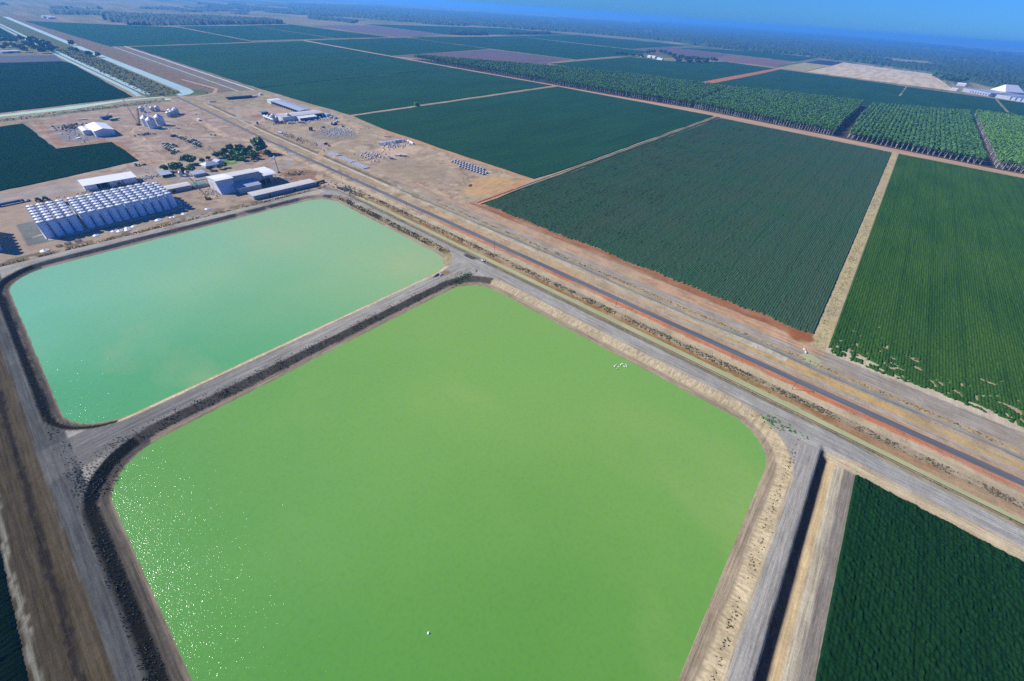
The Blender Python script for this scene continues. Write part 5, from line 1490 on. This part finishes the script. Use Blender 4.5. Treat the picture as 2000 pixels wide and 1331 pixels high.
MB().box(-.6, -.1, -.35, .35, 0, 20.6).out("leg_casing", M['galv'], e); MB().box(.1, .6, -.35, .35, 0, 20.6).out("leg_casing", M['galv'], e)
MB().box(-1.1, 1.1, -.9, .9, 20.6, 22).out("head", M['white'], e); MB().tube((0, 0, 20.5), (-18, -4, 13.4), .3).out("spout", M['white'], e)
MB().box(-1.5, 1.5, -1.5, 1.5, 0, 1.2).out("boot", M['dark'], e)

# ---------------------------------------------------------------- power poles
pp = None
PO = [(290.5, -180, "power pole beside the orange verge at the far lower right"), (290, -32, "power pole nearest the large bright crop, by the orange verge"), (290, 112.3, "power pole beside the middle of the lower pond"), (291.5, 260, "power pole beside the pond bank junction"),
      (291.5, 407, "power pole alongside the upper pond"), (291.7, 552.6, "power pole by the excavated pool above the pond corner"), (290.5, 704, "power pole at the garden drive junction"), (291, 1050, "power pole near the white car high up the road"), (332.7, 1048, "power pole on the gin yard side of the drain")]
for i, (x, y, lb) in enumerate(PO):
    z = float(height(np.array([x]), np.array([float(y)]))[0])
    if pp is None:
        pp = thing("power_pole", lb, "power pole", (x, y, z), group="power poles along the road")
        MB().lathe([(.19, -.3), (.13, 11)], 8).out("pole", M['wood'], pp)
        MB().box(-1.2, 1.2, -.07, .07, 10.2, 10.36).out("crossarm", M['wood'], pp)
        for xx in (-1.05, -.35, .35, 1.05): MB().lathe([(.06, 10.37), (.08, 10.5), (.03, 10.62)], 6, xx, 0).out("insulator", M['white'], pp)
    else: copy_tree(pp, (x, y, z), 0, lb)

# ---------------------------------------------------------------- swans, float, pump, culverts
sw = None
for i, (px, py) in enumerate([(1203, 714), (1208, 717), (1212, 713), (1219, 716), (1223, 713), (1205, 721), (1215, 711), (1224, 717), (1200, 716)]):
    x, y = G(px, py, WATER_Z); lb = "white bird floating on the green lower pond near its right bank, %s of the flock" % ordn[i]
    if sw is None:
        sw = thing("water_bird", lb, "bird", (x, y, WATER_Z), group="white birds on the lower pond")
        mb = MB().ell((0, 0, .18), (.6, .3, .3), 10, 6); mb.tube((.55, 0, .2), (.8, 0, .55), .11, .08); mb.tube((.8, 0, .52), (.74, 0, .95), .08, .06); mb.ell((.82, 0, 1.0), (.15, .08, .08), 8, 5)
        mb.out("body", M['feather'], sw, True)
        MB().tube((.95, 0, 1.0), (1.08, 0, .96), .035, .01).out("beak", M['orange'], sw)
    else: copy_tree(sw, (x, y, WATER_Z), rr.uniform(0, 6.28), lb)
for (px, py, lb) in [(837, 1237, "small pale float drifting alone near the bottom of the lower pond"), (817, 538, "small white buoy close to the right corner of the upper pond")]:
    x, y = G(px, py, WATER_Z); e = thing("float", lb, "float", (x, y, WATER_Z))
    MB().lathe([(.45, -.1), (.55, .15), (.3, .4), (.01, .45)], 12).out("float_body", M['white'], e); MB().tube((0, 0, .4), (0, 0, .9), .04).out("mast", M['black'], e)
z = float(height(np.array([213.]), np.array([256.]))[0])
e = thing("pump_outlet", "white pump pipe over the dark sump in the dividing bank", "pump", (212, 255.5, z-.2), .4)
MB().tube((-2, 0, .5), (1.6, 0, .9), .35, n=10).out("pipe", M['white'], e); MB().box(.8, 2.4, -.7, .7, .2, 1.5).out("pump_body", M['galv'], e); MB().lathe([(.5, -.3), (.5, 1.2)], 10, 1.5, 1.3).out("valve", M['white'], e)
M['sump'] = mat("sump_water", (.015, .02, .028), (.02, .025, .035), .4, .1)
flat("sump_water", rag([(204, 257), (209, 259.5), (214, 260), (214.5, 256.5), (209, 256)], 2, .3, 3), CREST+.12, M['sump'], kind="structure")
flat("sump_water", rag([(271, 505), (276, 500), (279, 508), (274, 523), (269, 530), (267, 524)], 3, .4, 4), .22, M['sump'], kind="structure")
e = thing("concrete_headwall", "dark pipe inlet headwall at the little round pool beside the drain", "headwall", (345.5, -30, 0), .5)
MB().box(-3, 3, -.3, .3, -.3, 1.2).out("wall", M['concrete'], e); MB().tube((0, -.5, .5), (0, .5, .5), .45, n=10).out("pipe", M['black'], e)
for i, (x, y, m_, lb) in enumerate([(263, 250.5, 'white', "white irrigation pipe stack at the track junction"), (265.5, 254, 'galv', "silver gate frame at the track junction")]):
    z = float(height(np.array([x*1.]), np.array([y*1.]))[0]); container(lb, x, y, .9, M[m_], 3, 1.2, 1.1, "pipe_stack", cat="pipes").location.z = z

# ---------------------------------------------------------------- distant buildings
def farshed(label, px, py, L, W, h, rz=0, roof='roof_white', name="distant_shed"):
    x, y = G(px, py); e = thing(name, label, "shed", (x, y, 0), rz)
    MB().xprism([(-W/2, 0), (W/2, 0), (W/2, h), (0, h*1.3), (-W/2, h)], -L/2, L/2).out("wall", M['wall_white'], e)
    MB().xprism([(-W/2-.6, h), (0, h*1.3+.2), (W/2+.6, h), (W/2+.6, h+.4), (0, h*1.3+.6), (-W/2-.6, h+.4)], -L/2-.5, L/2+.5).out("roof", M[roof], e)
    MB().box(-L*.2, L*.1, -W/2-.15, -W/2+.3, .1, h*.8).out("doorway", M['dark'], e)
    return e


for (px, py, L, W, h, rz, lb) in [(1255, 112, 22, 14, 7, 1.2, "leftmost small white shed of the distant farm"), (1269, 113, 26, 20, 9, 1.3, "gabled white shed beside the leftmost one at the distant farm"), (1277, 114, 30, 20, 9, 1.3, "largest white shed in the middle of the distant farm"), (1287, 117, 24, 18, 8, 1.3, "white shed with a dark doorway at the distant farm"), (1292, 118, 18, 14, 7, 1.3, "last white shed on the right of the distant farm")]:
    farshed(lb, px, py, L, W, h, rz)
farshed("long white-roofed building at the left edge homestead", 20, 103.5, 46, 14, 4.5, .35)
farshed("tiny white shed beyond the canal head", 92, 35.5, 40, 22, 8, .2); farshed("second tiny white shed beyond the canal head", 101, 37, 34, 20, 7, .2)
farshed("small white house at the edge of the woodland", 1650, 116.5, 40, 20, 8, .4)
# processing works at the right
e = thing("processing_works", "large white processing works with a tall pointed roof at the far right", "factory", (0, 0, 0))
a1, a2, b1, b2 = G(1880, 180), G(1931, 189), G(1893, 172), G(1912, 175)
ax0, ay0 = G(1878, 179); ax1, ay1 = G(1931, 189)
ux, uy = (ax1-ax0), (ay1-ay0); LL = math.hypot(ux, uy); ux /= LL; uy /= LL; vx, vy = -uy, ux
if vx < 0: vx, vy = -vx, -vy


def wp(s, t, z): return (ax0+ux*s+vx*t, ay0+uy*s+vy*t, z)


def wbox(s0, s1, t0_, t1_, z0, z1, za=None):
    za = z1 if za is None else za
    return MB().add([wp(s0, t0_, z0), wp(s1, t0_, z0), wp(s1, t1_, z0), wp(s0, t1_, z0), wp(s0, t0_, z1), wp(s1, t0_, z1), wp(s1, t1_, za), wp(s0, t1_, za)],
                    [(0, 3, 2, 1), (4, 5, 6, 7), (0, 1, 5, 4), (1, 2, 6, 5), (2, 3, 7, 6), (3, 0, 4, 7)])


wbox(0, LL, 0, 130, 0, 14, 17).out("main_hall", M['galv'], e)
MB().add([wp(4, 132, 0), wp(LL*.56, 132, 0), wp(LL*.56, 230, 0), wp(4, 230, 0), wp(4, 132, 18), wp(LL*.56, 132, 18), wp(LL*.56, 230, 18), wp(4, 230, 18), wp(LL*.3, 150, 44), wp(LL*.3, 210, 44)],
         [(0, 3, 2, 1), (0, 1, 5, 4), (1, 2, 6, 5), (2, 3, 7, 6), (3, 0, 4, 7), (4, 5, 8), (5, 6, 9, 8), (6, 7, 9), (7, 4, 8, 9)]).out("pointed_store", M['wall_white'], e)
for k in range(9): wbox(LL*.3+k*14, LL*.3+k*14+5, -.6, .5, 2, 9).out("window", M['blue'], e)
gx0, gy0 = G(1876, 168); gable("works_shed", "white gabled shed left of the processing works", gx0-20, gx0+20, gy0-18, gy0+18, 9, 14, M['wall_white'], M['roof_white'], 'y')
gx0, gy0 = G(1862, 177); gable("works_shed", "small white shed at the corner of the stubble by the works", gx0-14, gx0+14, gy0-12, gy0+12, 8, 11, M['wall_white'], M['roof_white'], 'y')
ax0, ay0 = G(1943, 191); ax1, ay1 = G(2040, 208); ux, uy = (ax1-ax0), (ay1-ay0); LL = math.hypot(ux, uy); ux /= LL; uy /= LL; vx, vy = -uy, ux
if vx < 0: vx, vy = -vx, -vy
e = thing("long_warehouse", "long pale warehouse with dark roof strips at the right edge", "warehouse", (0, 0, 0))
wbox(0, LL, 0, 110, 0, 13, 17).out("hall", M['galv'], e)
for k in range(4): wbox(62+k*22, 69+k*22, -.5, 80, 2, 13.3, 16.6).out("roof_strip", M['blue'], e)

# ---------------------------------------------------------------- haze
mh = bpy.data.materials.new("haze_air"); mh.use_nodes = True; nt = mh.node_tree; nt.nodes.clear()
o_ = nt.nodes.new("ShaderNodeOutputMaterial"); vp = nt.nodes.new("ShaderNodeVolumePrincipled"); nt.links.new(vp.outputs[0], o_.inputs["Volume"])
vp.inputs["Color"].default_value = (.13, .47, 1.0, 1); vp.inputs["Density"].default_value = 0.000085; vp.inputs["Anisotropy"].default_value = .2
MB().box(-46000, 46000, -46000, 46000, -5, 235).out("haze", mh, kind="stuff", label="thin blue haze over the whole plain", cat="haze")
